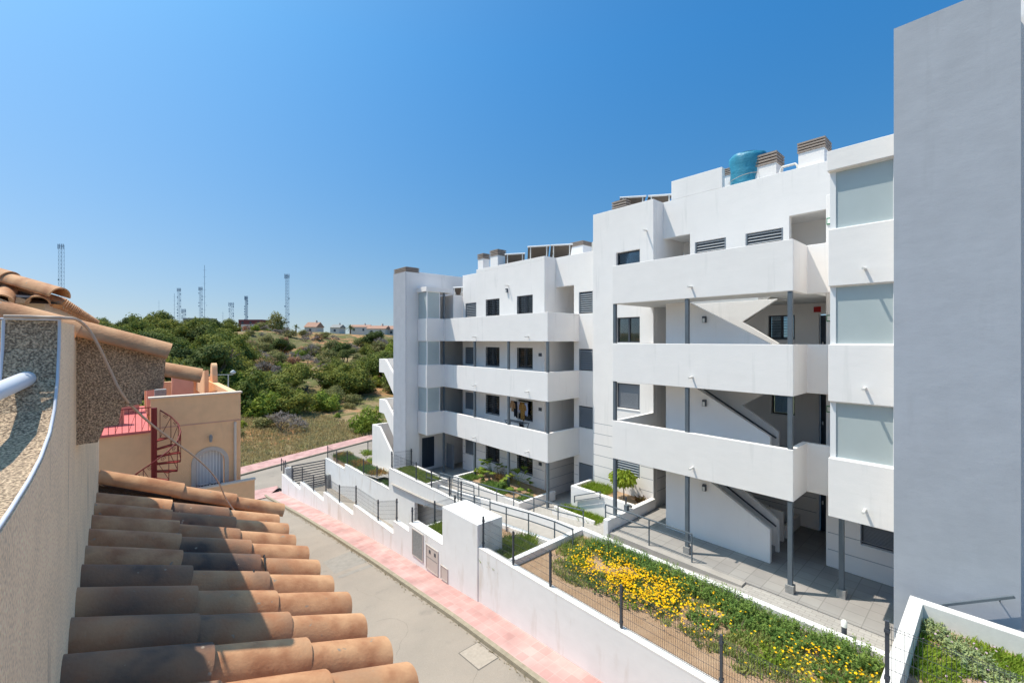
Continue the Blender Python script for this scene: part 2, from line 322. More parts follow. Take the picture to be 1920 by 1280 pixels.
# ---------------------------------------------------------------- ground and streets
def interp(x, xs, ys):
    if x <= xs[0]: return ys[0]
    for i in range(len(xs)-1):
        if x <= xs[i+1]: return ys[i]+(ys[i+1]-ys[i])*(x-xs[i])/(xs[i+1]-xs[i])
    return ys[-1]
SY = [-30, 6.5, 11.5, 17.5, 22.7, 27.7, 36, 40, 200]; SZ = [-1.0, -1.4, -1.7, -2.24, -2.8, -3.4, -4.55, -4.85, -5.0]
def zst(y): return interp(y, SY, SZ)
def strip(name, m, x0, x1, ys, zf, kind='structure', parent=None, label=None):
    mb = MB(); vs_ = []
    for y in ys: vs_ += [(x0, y, zf(y)), (x1, y, zf(y))]
    mb.add(vs_, [(2*i, 2*i+1, 2*i+3, 2*i+2) for i in range(len(ys)-1)]); o = mb.build(name, m, parent)
    if kind: o['kind'] = kind
    return o
ysr = [-30, 0, 3, 6.5, 9, 11.5, 14, 17.5, 20, 22.7, 25, 27.7, 30, 33, 36, 39]
strip('street', asph, -3, 7.66, ysr, lambda y: zst(y)-.13)
strip('sidewalk', pink, 7.78, 9.0, ysr[:-1]+[36.6], zst)
k = MB()
for a, b in zip(ysr[:-1], ysr[1:-1]+[36.6]):
    za, zb = zst(a), zst(b)
    k.add([(7.64, a, za-.3), (7.78, a, za-.3), (7.78, a, za+.004), (7.64, a, za-.004), (7.64, b, zb-.3), (7.78, b, zb-.3), (7.78, b, zb+.004), (7.64, b, zb-.004)],
          [(0, 1, 2, 3), (4, 7, 6, 5), (3, 2, 6, 7), (0, 3, 7, 4), (1, 5, 6, 2)])
k.build('kerb', kerbm, kind='structure')
RE = Vector((.94, .342)); RN = Vector((-.342, .94)); RP = Vector((7.8, 47.0))
def rp(t, s): return (RP.x+RE.x*t+RN.x*s, RP.y+RE.y*t+RN.y*s)
def sheet(name, m, pts, kind='structure'):
    mb = MB(); mb.add(pts, [tuple(range(len(pts)))]); o = mb.build(name, m); o['kind'] = kind; return o
def quad_r(t0, t1, s0, s1, z): return [(*rp(t0, s0), z), (*rp(t1, s0), z), (*rp(t1, s1), z), (*rp(t0, s1), z)]
sheet('cross_road', asph, quad_r(-60, 90, -11, -2.2, -4.996))
sheet('far_sidewalk', pink, quad_r(-60, 90, -2.15, 0, -4.86))
k = MB(); 
k.add([(*rp(t, s), z) for t in (-60, 90) for s, z in ((-2.3, -5.2), (-2.15, -5.2), (-2.15, -4.855), (-2.3, -4.86))], [(0, 3, 7, 4), (3, 2, 6, 7)]); k.build('far_kerb', kerbm, kind='structure')
sheet('raised_crossing', pink, [(3.0, 36.0, -4.62), (7.64, 36.0, -4.62), (9.4, 38.9, -4.80), (3.0, 38.9, -4.86)])
sheet('lane_marking', capw, quad_r(-6, -4, -7.3, -7.1, -4.988))
def terr_h(x, y):
    s = (x-RP.x)*RN.x+(y-RP.y)*RN.y; t = (x-RP.x)*RE.x+(y-RP.y)*RE.y
    h = interp(s, [-200, -3, 0, 10, 25, 45, 70, 95, 104, 130, 400, 1500], [-6.5, -6.2, -4.95, -4.6, -3.4, -.9, 2.4, 6.0, 8.9, 9.6, 10.0, 10])
    if s > 2: h += (math.sin(x*.11+1)*math.cos(y*.09)*1.0+math.sin(x*.31)*math.sin(y*.27+2)*.45)*min(1, (s-2)/25)*(1 if s < 130 else .35)
    return h
gx = [-900, -500, -300]+list(range(-200, 160, 5))+[200, 300, 500, 900]; gy = [-60, -30, 0, 20, 30, 36]+list(range(40, 210, 4))+[240, 300, 400, 700, 1500]
mb = MB(); mb.add([(x, y, terr_h(x, y)) for y in gy for x in gx], [(j*len(gx)+i, j*len(gx)+i+1, (j+1)*len(gx)+i+1, (j+1)*len(gx)+i) for j in range(len(gy)-1) for i in range(len(gx)-1)], True)
mb.build('terrain', terrm, kind='structure')

crk = MB(); rc = random.Random(4)
for x, y, n_, a0 in ((5.6, 11.2, 14, 1.2), (6.9, 14.0, 10, 2.2), (4.9, 18.5, 16, 1.0), (6.4, 23.0, 14, 1.9), (6.0, 8.4, 9, .4)):
    a = a0
    for _ in range(n_):
        a += rc.uniform(-.5, .5); l_ = rc.uniform(.12, .3); x2, y2 = x+math.cos(a)*l_, y+math.sin(a)*l_; w_ = rc.uniform(.002, .005); ux, uy = -math.sin(a)*w_, math.cos(a)*w_
        if x2 < 7.5: crk.add([(x-ux, y-uy, zst(y)-.1275), (x2-ux, y2-uy, zst(y2)-.1275), (x2+ux, y2+uy, zst(y2)-.1275), (x+ux, y+uy, zst(y)-.1275)], [(0, 1, 2, 3)])
        x, y = x2, y2
crk.build('street_cracks', mat('crack_filler', (.20, .175, .15), .9), kind='structure')
wd_ = MB(); rc = random.Random(9)
for _ in range(260):
    y = rc.uniform(7, 34); x = 7.62-abs(rc.gauss(0, .05)); z = zst(y)-.128
    for _ in range(5):
        a = rc.uniform(0, 6.28); l_ = rc.uniform(.02, .07); wd_.add([(x-.006, y, z), (x+.006, y, z), (x+math.cos(a)*l_, y+math.sin(a)*l_, z+rc.uniform(.01, .06))], [(0, 1, 2)])
tag(wd_.build('kerb_weeds', mat('dry_weeds', (.28, .22, .10), .9)), 'dry weeds and litter caught along the kerb of the street', 'weeds', None, 'stuff')

# plots: near terrace, path, ramps
def slab(name, m, x0, x1, y0, y1, z1, z0=-6.0):
    o = MB().box(x0, x1, y0, y1, z0, z1).build(name, m); o['kind'] = 'structure'; return o
slab('terrace_paving', terr, 13.38, 30, -8, 9.52, 0, -3)
slab('terrace_edge', rampm, 13.10, 13.38, 4.9, 9.40, -.004, -2.5)
zp = lambda y: interp(y, [-10, 4.4, 9.4, 13.2, 16, 24, 34], [-.035, -.035, -.34, -.78, -1.40, -1.47, -2.6])
strip('path', pathm, 12.55, 13.10, [-8, 2, 4.4, 6, 8, 9.4], zp)
strip('path_edge_fill', pathm, 13.10, 13.38, [-8, 2, 4.4, 4.9], lambda y: zp(y)+.0)
strip('upper_walk', pathm, 12.2, 30, [9.4, 11, 13.2, 14.6, 16, 20, 24, 26], zp)
strip('lot_ground', rampm, 11.75, 30, [26, 29, 31, 34], lambda y: zp(y)-.01)
zr = lambda y: interp(y, [10.3, 13.8, 16, 20, 24], [-.42, -.75, -1.0, -1.35, -1.5])
strip('ramp_paving', rampm, 11.6, 12.88, [10.35, 12, 13.8, 16, 20, 24], lambda y: zr(y))
strip('driveway', drive, 8.95, 11.9, [16.5, 20, 24, 28, 32, 36, 38.6], lambda y: interp(y, [16, 24, 36, 39], [-3.9, -4.0, -4.5, -4.75]))

# manhole cover in the street
mh = thing('manhole_cover', 'square concrete manhole cover let into the asphalt beside the kerb', 'manhole cover', (7.5, 9.7, zst(9.7)-.13))
def plate(x0, x1, y0, y1, dz, name, m):
    q = MB(); q.add([(x0, y0, zst(y0)-.13+dz), (x1, y0, zst(y0)-.13+dz), (x1, y1, zst(y1)-.13+dz), (x0, y1, zst(y1)-.13+dz)], [(0, 1, 2, 3)]); return q.build(name, m, mh)
plate(6.90, 7.60, 9.10, 10.05, .003, 'frame', mat('cover_frame', (.16, .14, .12), .8)); plate(6.925, 7.575, 9.13, 10.02, .007, 'cover', mat('cover_concrete', (.40, .34, .28), .9, var=.1, vscale=5))
sheet('asphalt_patch', asphp, [(6.2, 17.2, zst(17.2)-.126), (7.6, 17.2, zst(17.2)-.126), (7.6, 19.6, zst(19.6)-.126), (6.3, 19.4, zst(19.4)-.126)])

# ---------------------------------------------------------------- near apartment building
B = thing('apartment_building', 'white four storey apartment building with long balconies and grey tower at the right', 'apartment building', (16, 6, 0))
b = MB(); bwin = [(10.25, 11.45, z+1.06, z+2.17) for z in (0, 2.91, 5.82, 8.72)]
b.wall('x', 16.4, .25, 9.60, 12.74, -1.2, 12.88, bwin)
b.wall('y', 9.60, .25, 16.65, 19.0, -.3, 12.88)
b.wall('y', 12.49, .25, 16.65, 24.0, -1.5, 12.88)
topholes = [(8.41, 9.60, 8.72, 11.32), (6.99, 8.20, 9.79, 10.93), (5.05, 6.28, 9.79, 10.93), (3.77, 4.86, 8.72, 11.29)]
b.wall('x', 17.17, .25, 1.9, 9.60, 8.72, 12.88, topholes)
b.box(17.17, 17.42, 7.13, 9.22, 12.88, 13.68)
b.wall('x', 19.0, .25, 3.55, 9.60, -.1, 11.6, [(5.2, 6.1, 7.04, 7.95), (5.2, 6.0, 4.10, 4.95), (3.62, 4.42, 5.82, 7.95), (3.62, 4.42, 2.91, 5.0), (3.62, 4.42, 0, 2.1)])
b.wall('x', 16.25, .25, 1.2, 3.60, -.1, 11.5, [(1.4, 2.75, .95, 2.0)])
b.wall('y', 3.35, .25, 16.50, 19.0, -.1, 8.7)
b.box(17.42, 24, 1.7, 12.49, 12.0, 12.3)
b.box(17.42, 19.2, 3.6, 9.6, 11.4, 11.6)
b.build('wall', white, B, .012, fix=True)
b = MB()
for z in (.62, 1.14): b.box(16.397, 16.4, 9.62, 10.2, z, z+.02); b.box(16.397, 16.4, 11.5, 12.72, z, z+.02)
for z in (1.62, 2.12, 2.62, 3.1): b.box(16.397, 16.4, 11.5, 12.72, z, z+.02); 
for z in (1.62, 2.12): b.box(16.397, 16.4, 9.62, 10.2, z, z+.02)
for z in (.62, 1.14, 1.66): b.box(16.7, 18.9, 9.597, 9.6, z, z+.02); b.box(16.247, 16.25, 1.6, 3.55, z-.1, z-.08); b.box(18.997, 19.0, 4.5, 9.5, z, z+.02)
b.build('wall_groove', groove, B)
for ztop in (9.78, 6.87, 3.97):
    zb = ztop-1.43
    p = MB().prism([(13.69, 9.73), (13.69, 3.78), (14.96, 3.78), (14.96, 2.9), (15.11, 2.9), (15.11, 3.93), (13.84, 3.93), (13.84, 9.58), (16.40, 9.58), (16.40, 9.73)], 'z', zb, ztop)
    p.build('balcony_parapet', white, B, .012, fix=True)
    p = MB(); p.box(13.84, 15.05, 3.93, 9.58, zb+.003, zb+.36); p.box(15.05, 19, 3.93, 4.78, zb+.003, zb+.36); p.box(15.11, 19, 3.6, 3.93, zb+.003, zb+.36)
    p.box(17.0, 19, 4.78, 9.6, zb+.003, zb+.36); p.box(15.05, 17.0, 8.3, 9.58, zb+.003, zb+.36); p.build('floor_slab', soffit, B)
for z0 in (0, 2.91, 5.82):
    MB().prism([(4.79, z0), (8.3, z0), (8.3, z0+2.53), (7.4, z0+2.53), (4.79, z0+1.06)], 'x', 15.05, 15.20).build('stair_wall', white, B, .008, fix=True)
    MB().prism([(4.85, z0), (8.3, z0), (8.3, z0+2.535), (4.87, z0+2.535), (5.98, z0+1.81), (4.85, z0+1.06)], 'x', 16.05, 16.17).build('stair_wall', white, B, .008, fix=True)
    st = MB(); n = 8; dy = (7.2-4.95)/n; dz = 1.455/n
    pts = [(4.95, z0)]
    for i in range(n): pts += [(4.95+i*dy, z0+(i+1)*dz), (4.95+(i+1)*dy, z0+(i+1)*dz)]
    pts += [(8.3, z0+1.455), (8.3, z0+1.27), (7.2, z0+1.27), (5.3, z0)]
    st.prism(pts, 'x', 15.2, 16.05)
    pts = [(7.2, z0+1.455)]
    for i in range(n): pts += [(7.2-i*dy, z0+1.455+(i+1)*dz), (7.2-(i+1)*dy, z0+1.455+(i+1)*dz)]
    pts += [(4.95, z0+2.75), (7.0, z0+1.27), (8.3, z0+1.27), (8.3, z0+1.455)]
    st.prism(pts, 'x', 16.17, 17.0)
    st.build('staircase', concr, B, fix=True)
    r_ = MB().bar((15.98, 4.9, z0+.86), (15.98, 7.3, z0+2.27), .04); r_.build('stair_handrail', anth, B)
MB().prism([(5.0, 0), (8.3, 0), (8.3, 1.35), (5.0, 1.03)], 'x', 17.0, 17.12).build('stair_wall', white, B, .008, fix=True)
MB().box(17.4, 18.99, 5.0, 5.12, 0, .42).build('planter_wall', white, B)
def column(parent, x, y, z0, z1, foot=True):
    c = MB().box(x-.055, x+.055, y-.055, y+.055, z0, z1).build('column', steel, parent)
    if foot: MB().box(x-.10, x+.10, y-.10, y+.10, z0-.02, z0+.22).build('column_foot', concr, c)
column(B, 13.765, 9.655, .41, 8.34, False); column(B, 13.765, 6.83, 0, 8.34); column(B, 13.765, 3.87, 0, 8.34); column(B, 14.55, 2.87, 0, 2.51)
# glazed bay
MB().prism([(13.35, 1.60), (16.25, 1.60), (16.25, 2.91), (13.35, 2.91)], 'z', 2.52, 4.0).build('bay_spandrel', white, B, .012)
for z0, z1 in ((5.44, 6.88), (8.36, 9.80)): MB().box(13.35, 16.25, 1.60, 2.91, z0, z1).build('bay_spandrel', white, B, .012)
MB().box(13.30, 16.25, 1.60, 2.93, 11.28, 11.78).build('bay_roof', white, B, .012)
for z0, z1 in ((4.0, 5.44), (6.88, 8.36), (9.80, 11.28)):
    f = MB(); f.box(13.44, 13.6, 2.77, 2.89, z0, z1); f.box(13.44, 13.54, 1.60, 1.67, z0, z1); f.box(13.44, 13.54, 1.67, 2.77, z0, z0+.03); f.box(13.44, 13.54, 1.67, 2.77, z1-.03, z1)
    fo = f.build('bay_window', wframe, B); MB().box(13.47, 13.50, 1.67, 2.77, z0+.03, z1-.03).build('pane', frost, fo)
    MB().box(13.6, 16.25, 2.80, 2.86, z0, z1).build('bay_side_wall', white, B)
# grey tower (painted front, white flanks)
MB().box(12.83, 15.2, -.25, 1.57, -.6, 13.93).build('tower', greylt, B)
MB().box(12.80, 12.83, -.262, 1.58, -.6, 13.94).build('tower_front', grey, B)
h = MB().bar((12.66, .95, 1.40), (12.66, -.18, 2.10), .045); 
for t in (.2, .85): y = .95-1.13*t; z = 1.40+.70*t; h.bar((12.66, y, z), (12.80, y+.02, z-.12), .015)
h.build('wall_handrail', steel, B)
b = MB(); b.wall('x', 14.3, .3, -4, -.27, -.1, 16.5, [(-3.9, -.45, 5.6, 6.95), (-3.9, -.45, 2.7, 4.1), (-3.9, -.45, .2, 2.0)]); b.build('wall', white, B, fix=True)
b = MB()
for z0, z1 in ((5.6, 6.95), (2.7, 4.1), (.2, 2.0)): b.box(14.36, 14.45, -3.9, -.45, z0, z1)
b.build('balcony_door', mat('brown_shutter', (.20, .09, .05), .6, var=.1), B)

def window_x(parent, X, y0, y1, z0, z1, style='plain', rec=.12, sill=True):
    f = MB(); t = .05; xa, xb = X+rec, X+rec+.06
    f.box(xa, xb, y0, y0+t, z0, z1); f.box(xa, xb, y1-t, y1, z0, z1); f.box(xa, xb, y0+t, y1-t, z0, z0+t); f.box(xa, xb, y0+t, y1-t, z1-t, z1)
    ym = (y0+y1)/2
    if style in ('sash', 'grille'): f.box(xa-.01, xb, ym-.035, ym+.035, z0+t, z1-t)
    fo = f.build('window', anth, parent)
    MB().box(xb-.03, xb-.01, y0+t, y1-t, z0+t, z1-t).build('pane', {'blind': blind, 'louvre': anth}.get(style, glass), fo)
    if style in ('grille', 'plain', 'sash'):
        fr_ = {'grille': .42, 'plain': .55, 'sash': 1}[style]*(.6+.8*((y0*7+z0*3) % 1)); cv = MB(); n_ = 26; ye = min(y1-t, y0+t+(y1-y0-2*t)*fr_); vv = []
        for i in range(n_+1):
            u = i/n_; vv += [(xb+.06+.018*math.sin(u*40), y1-t-(ye-y0-t)*u, z) for z in (z0+t, z1-t)]
        cv.add(vv, [(2*i, 2*i+1, 2*i+3, 2*i+2) for i in range(n_)], True); cv.build('curtain', netc, fo)
    if style == 'blind':
        s_ = MB(); z = z0+t
        while z < z0+(z1-z0)*.6: s_.box(xa+.004, xb-.03, y0+t+.1, y1-t, z, z+.028); z += .038
        s_.build('roller_blind', blind, fo)
    if style == 'grille':
        g = MB(); z = z0+.06
        while z < z1: g.box(X+.005, X+.02, y0+.01, y1-.01, z, z+.018); z += .105
        for yy in (y0+.01, y1-.03, ym-.01): g.box(X-.004, X+.012, yy, yy+.02, z0+.01, z1-.01)
        z = z0+.06
        while z < z1: g.box(X+.02, X+rec, y1-.025, y1-.012, z, z+.018); z += .105
        g.build('window_grille', anth, fo)
    if style == 'louvre':
        g = MB(); z = z0+.06
        while z < z1-.06:
            g.add([(X+.02, y0+.05, z), (X+.02, y1-.05, z), (X+.09, y1-.05, z+.085), (X+.09, y0+.05, z+.085), (X+.02, y0+.05, z+.012), (X+.02, y1-.05, z+.012), (X+.09, y1-.05, z+.097), (X+.09, y0+.05, z+.097)],
                  [(0, 1, 2, 3), (7, 6, 5, 4), (0, 4, 5, 1), (3, 2, 6, 7)]); z += .11
        g.box(X+.005, X+.1, y0, y0+.05, z0, z1); g.box(X+.005, X+.1, y1-.05, y1, z0, z1)
        g.build('louvre_slats', louvm, fo)
    if sill and style != 'louvre': MB().box(X-.03, X+rec, y0+.002, y1-.002, z0-.035, z0-.002).build('sill', steel if style == 'grille' else wframe, fo)
    return fo
window_x(B, 16.4, 10.25, 11.45, 9.78, 10.89, 'plain'); window_x(B, 16.4, 10.25, 11.45, 6.88, 7.99, 'sash'); window_x(B, 16.4, 10.25, 11.45, 3.97, 5.08, 'blind'); window_x(B, 16.4, 10.25, 11.45, 1.06, 2.17, 'louvre')
window_x(B, 17.17, 6.99, 8.20, 9.79, 10.93, 'louvre'); window_x(B, 17.17, 5.05, 6.28, 9.79, 10.93, 'louvre')
window_x(B, 19.0, 5.2, 6.1, 7.04, 7.95, 'grille'); window_x(B, 19.0, 5.2, 6.0, 4.10, 4.95, 'plain'); window_x(B, 16.25, 1.4, 2.75, .95, 2.0, 'blind')
for z in (0, 2.91, 5.82):
    d_ = MB().box(19.10, 19.15, 3.64, 4.40, z, z+2.08).build('door', door, B); MB().box(19.04, 19.10, 4.3, 4.34, z+.98, z+1.1).build('handle', wframe, d_)
def spout(parent, X, y, z):
    MB().tube([(X-.26, y, z-.02), (X+.05, y, z)], .032, 10).build('drain_spout', pipe, parent)
for y, z in ((6.65, 8.72), (6.62, 5.80), (6.60, 2.88)): spout(B, 13.69, y, z)
for z in (8.72, 5.84, 2.90): spout(B, 13.35, 2.17, z)
spout(B, 16.4, 9.92, 11.62)
def wall_lamp(parent, X, y, z):
    l = MB().box(X-.11, X, y-.055, y+.055, z-.10, z+.12).build('wall_lamp', anth, parent)
    MB().box(X-.118, X-.10, y-.04, y+.04, z-.09, z+.05).build('lamp_shade', lampg, l)
for z in (1.86, 4.80, 7.70): wall_lamp(B, 15.05, 6.83, z)
for z in (8.72+1.95, 5.82+1.85, 2.91+1.95):
    s_ = MB().box(16.22, 16.247, 3.30, 3.58, z-.10, z+.10).build('exit_sign', signg, B)
    q = MB(); q.box(16.214, 16.222, 3.46, 3.56, z-.07, z+.07); q.bar((16.217, 3.43, z), (16.217, 3.34, z), .014); q.bar((16.217, 3.37, z+.03), (16.217, 3.34, z), .012); q.bar((16.217, 3.37, z-.03), (16.217, 3.34, z), .012); q.build('sign_marking', signw, s_)
MB().box(18.97, 18.997, 4.36, 4.58, 8.02, 8.22).build('fire_sign', signr, B)
def vent_cap(parent, x0, x1, y0, y1, z0, n=4, h=.36):
    c = MB().box(x0+.05, x1-.05, y0+.05, y1-.05, z0, z0+h).build('vent_cap', anth, parent); s_ = MB()
    for i in range(n): z = z0+.01+i*h/n; s_.box(x0-.03, x1+.03, y0-.03, y1+.03, z, z+h/n*.58)
    s_.build('vent_slats', vent, c)
def chimney(parent, x0, x1, y0, y1, z0, z1, h=.36):
    c = MB().box(x0, x1, y0, y1, z0, z1).build('chimney', white, parent); WL[c.name] = WL[parent.name]; vent_cap(c, x0, x1, y0, y1, z1, h=h)
    return c
chimney(B, 17.0+.4, 18.2, 3.9, 4.65, 12.3, 13.45, .38)
chimney(B, 17.6, 18.4, 5.4, 6.1, 12.3, 13.45, .45)
chimney(B, 17.6, 18.5, 11.75, 12.49, 12.3, 13.2, .5)
chimney(B, 18.4, 19.4, 7.0, 8.1, 12.3, 13.75, .3)
for q in ((17.9, 4.75, 13.45, -.5), (16.9, 12.6, 12.2, -.3)): pass
MB().tube([(17.6, 5.25, 12.3), (17.6, 5.25, 13.1), (17.6, 5.20, 13.2), (17.6, 4.8, 13.2), (17.6, 4.72, 13.1), (17.6, 4.72, 12.3)], .045, 8).build('roof_pipe', pipe, B)

# ---------------------------------------------------------------- far apartment building
A = thing('apartment_building', 'white apartment building further down the street with a slim grey tower at its left end', 'apartment building', (16, 19, -1.45))
FA = (-1.45, 1.46, 4.37, 7.27)
b = MB(); aw = []
for z in FA:
    aw += [(22.01, 23.18, z+(1.20 if z > 7 else 1.07), z+(2.1 if z > 7 else 2.15)), (19.72, 21.03, z+1.07, z+2.19), (16.9, 18.17, z+1.07, z+2.19)]
b.wall('x', 16.49, .25, 16.0, 23.5, -1.6, 11.22, aw); b.box(16.49, 16.74, 16.0, 22.0, 11.22, 11.44)
b.wall('y', 16.0, .25, 16.74, 19.2, -1.6, 11.44)
b.wall('x', 17.36, .25, 12.74, 16.0, -1.6, 11.44, [(13.5, 14.39, z+1.07, z+2.17) for z in FA]+[(14.72, 16.0, -1.45, 1.12), (14.72, 16.0, 1.46, 4.1), (14.72, 16.0, 4.37, 6.92), (14.72, 16.0, 7.27, 9.85)])
b.wall('x', 19.2, .25, 12.8, 25.2, -1.6, 9.9)
b.wall('y', 25.2, .3, 13.95, 19.2, -1.6, 11.42, [(14.45, 15.4, -1.45, .55)])
b.box(15.80, 16.49, 23.55, 25.19, 7.27, 9.92)
b.box(17.61, 24, 13, 23.5, 10.9, 11.1)
b.wall('y', 23.25, .25, 16.74, 19.2, -1.6, 11.22)
b.build('wall', white, A, .012, fix=True)
b = MB()
for z in (-.97, -.45, .05, .52): b.box(16.487, 16.49, 16.02, 16.88, z, z+.02); b.box(16.487, 16.49, 18.2, 19.7, z, z+.02); b.box(16.487, 16.49, 21.05, 22.0, z, z+.02); b.box(16.8, 19.1, 15.997, 16.0, z, z+.02); b.box(16.487, 16.49, 23.2, 23.5, z, z+.02); b.box(17.357, 17.36, 14.42, 14.7, z, z+.02)
b.build('wall_groove', groove, A)
for zt in (8.33, 5.44, 2.51):
    zb = zt-1.41
    MB().prism([(17.36, 14.37), (15.03, 14.37), (15.03, 23.49), (13.79, 23.49), (13.79, 24.60), (13.94, 24.60), (13.94, 23.64), (15.18, 23.64), (15.18, 14.52), (17.36, 14.52)], 'z', zb, zt).build('balcony_parapet', white, A, .012, fix=True)
    p = MB(); p.box(15.18, 16.49, 14.52, 23.64, zb+.003, zb+.34); p.box(13.94, 19.2, 23.64, 25.2, zb+.003, zb+.34); p.box(16.49, 19.2, 14.52, 16.0, zb+.003, zb+.34); p.build('floor_slab', soffit, A)
MB().box(13.76, 15.75, 23.46, 25.19, 10.0, 10.29).build('bay_roof', white, A, .01)
for z0, z1 in ((8.33, 10.0), (5.44, 6.92), (2.51, 4.03)):
    f = MB(); f.box(13.83, 13.90, 23.53, 23.60, z0, z1); f.box(14.72, 14.78, 23.53, 23.60, z0, z1); f.box(13.90, 14.72, 23.54, 23.59, z0, z0+.03); f.box(13.90, 14.72, 23.54, 23.59, z1-.03, z1)
    fo = f.build('bay_window', wframe, A); MB().box(13.90, 14.72, 23.555, 23.575, z0+.03, z1-.03).build('pane', frost, fo); MB().box(13.855, 13.875, 23.60, 24.59, z0+.01, z1-.01).build('pane', frost, fo)
for y in (14.44, 17.30, 20.30): column(A, 15.105, y, -1.4, 6.92, False)
column(A, 15.08, 23.56, -1.4, 10.0, False)
d_ = MB().box(14.45, 15.4, 25.25, 25.3, -1.45, .55).build('door', door, A); MB().box(14.90, 14.92, 25.235, 25.25, -1.4, .5).build('door_joint', anth, d_)
ld = MB().box(15.95, 16.0, 23.75, 24.6, -1.45, .1); g_ = ld.build('utility_door', louvm, A)
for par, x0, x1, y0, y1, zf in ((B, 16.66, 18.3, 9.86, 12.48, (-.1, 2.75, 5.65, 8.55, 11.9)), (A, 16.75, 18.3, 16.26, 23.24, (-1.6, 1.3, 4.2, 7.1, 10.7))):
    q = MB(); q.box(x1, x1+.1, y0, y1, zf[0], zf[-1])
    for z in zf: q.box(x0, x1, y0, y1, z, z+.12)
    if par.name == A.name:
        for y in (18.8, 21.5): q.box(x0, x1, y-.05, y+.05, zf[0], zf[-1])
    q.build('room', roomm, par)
for zi, z in enumerate(FA):
    window_x(A, 16.49, 22.01, 23.18, z+(1.20 if z > 7 else 1.07), z+(2.1 if z > 7 else 2.15), 'louvre', sill=False)
    window_x(A, 16.49, 19.72, 21.03, z+1.07, z+2.19, 'grille'); window_x(A, 16.49, 16.9, 18.17, z+1.07, z+2.19, 'grille' if zi != 1 else 'plain')
    window_x(A, 17.36, 13.5, 14.39, z+1.07, z+2.17, 'louvre')
for y, zz in ((15.7, (4.42, 7.18, 1.42)), (20.1, (4.40, 7.18, 1.40))):
    for z in zz: spout(A, 15.03, y, z)
spout(A, 16.49, 18.9, 10.15)
wall_lamp(A, 16.49, 19.0, 9.85)
for z in FA[:3]: MB().box(16.46, 16.487, 16.2, 16.42, z+1.75, z+1.92).build('electric_box', anth, A)
MB().box(12.99, 13.93, 24.62, 26.27, -1.7, 11.26).build('tower', white, A)
MB().box(12.96, 12.99, 24.61, 26.28, -1.7, 11.265).build('tower_front', grey, A)
vent_cap(A, 12.99, 13.9, 24.66, 26.2, 11.27, 4, .32)
chimney(A, 17.3, 17.85, 22.35, 22.9, 11.1, 12.3, .36); chimney(A, 17.3, 17.95, 20.85, 21.6, 11.1, 12.3, .40); chimney(A, 21.5, 22.5, 17.5, 18.5, 11.1, 13.0, .3)
MB().tube([(18, 14.0, 11.1), (18, 14.0, 12.0), (18, 13.9, 12.1), (18, 13.5, 12.1), (18, 13.4, 12.0), (18, 13.4, 11.1)], .045, 8).build('roof_pipe', pipe, A)
# stairs with stepped parapets at the far end
for zz in (5.6, 2.62):
    MB().prism([(30.7, zz), (29.7, zz), (27.4, zz-1.75), (27.4, zz-2.95), (28.0, zz-2.8), (29.9, zz-1.0), (30.7, zz-1.0)], 'x', 14.0, 14.15).build('stair_parapet', white, A, .008, fix=True)
    MB().box(14.15, 16.5, 29.8, 30.7, zz-1.0, zz-.85).build('stair_landing', soffit, A); MB().box(14.15, 16.5, 30.55, 30.7, zz-.85, zz-.01).build('stair_parapet', white, A)
    MB().box(14.0, 16, 26.6, 27.5, zz-3.0, zz-1.6).build('stair_parapet', white, A)
MB().prism([(30.9, .75), (29.7, .75), (27.2, -1.2), (27.2, -2.4), (30.9, -2.4)], 'x', 13.55, 13.70).build('stair_parapet', white, A, .008, fix=True)
MB().box(13.7, 16, 30.7, 30.9, -2.4, .74).build('stair_parapet', white, A); MB().box(16.0, 19.2, 25.5, 31, -2.4, 10).build('wall', white, A)

# ---------------------------------------------------------------- boundary wall along the street
W = thing('boundary_wall', 'long white stepped boundary wall between the red sidewalk and the planted beds', 'wall', (8.9, 14, -3))
b = MB(); T = .22
segs = [(-8, 1.26, 1.60), (1.26, 11.54, .10), (16.3, 17.72, -.95), (17.72, 22.25, -1.52), (22.25, 26.83, -2.07), (26.83, 31.48, -2.62), (31.48, 36.17, -3.16)]
for y0, y1, z in segs: b.box(8.73, 8.73+T, y0, y1, -6, z-.035)
b.box(8.73, 9.15, 13.7, 16.3, -6, -.63)
b.build('wall', whitew, W)
b = MB()
for y0, y1, z in segs: b.box(8.727, 8.733+T, y0, y1-.004, z-.035, z)
b.box(8.727, 9.153, 13.7, 16.297, -.63, -.595)
b.build('wall_cap', capw, W)
MB().box(8.70, 9.78, 11.54, 13.7, -6, .84).build('meter_box', whitew, W, .012)
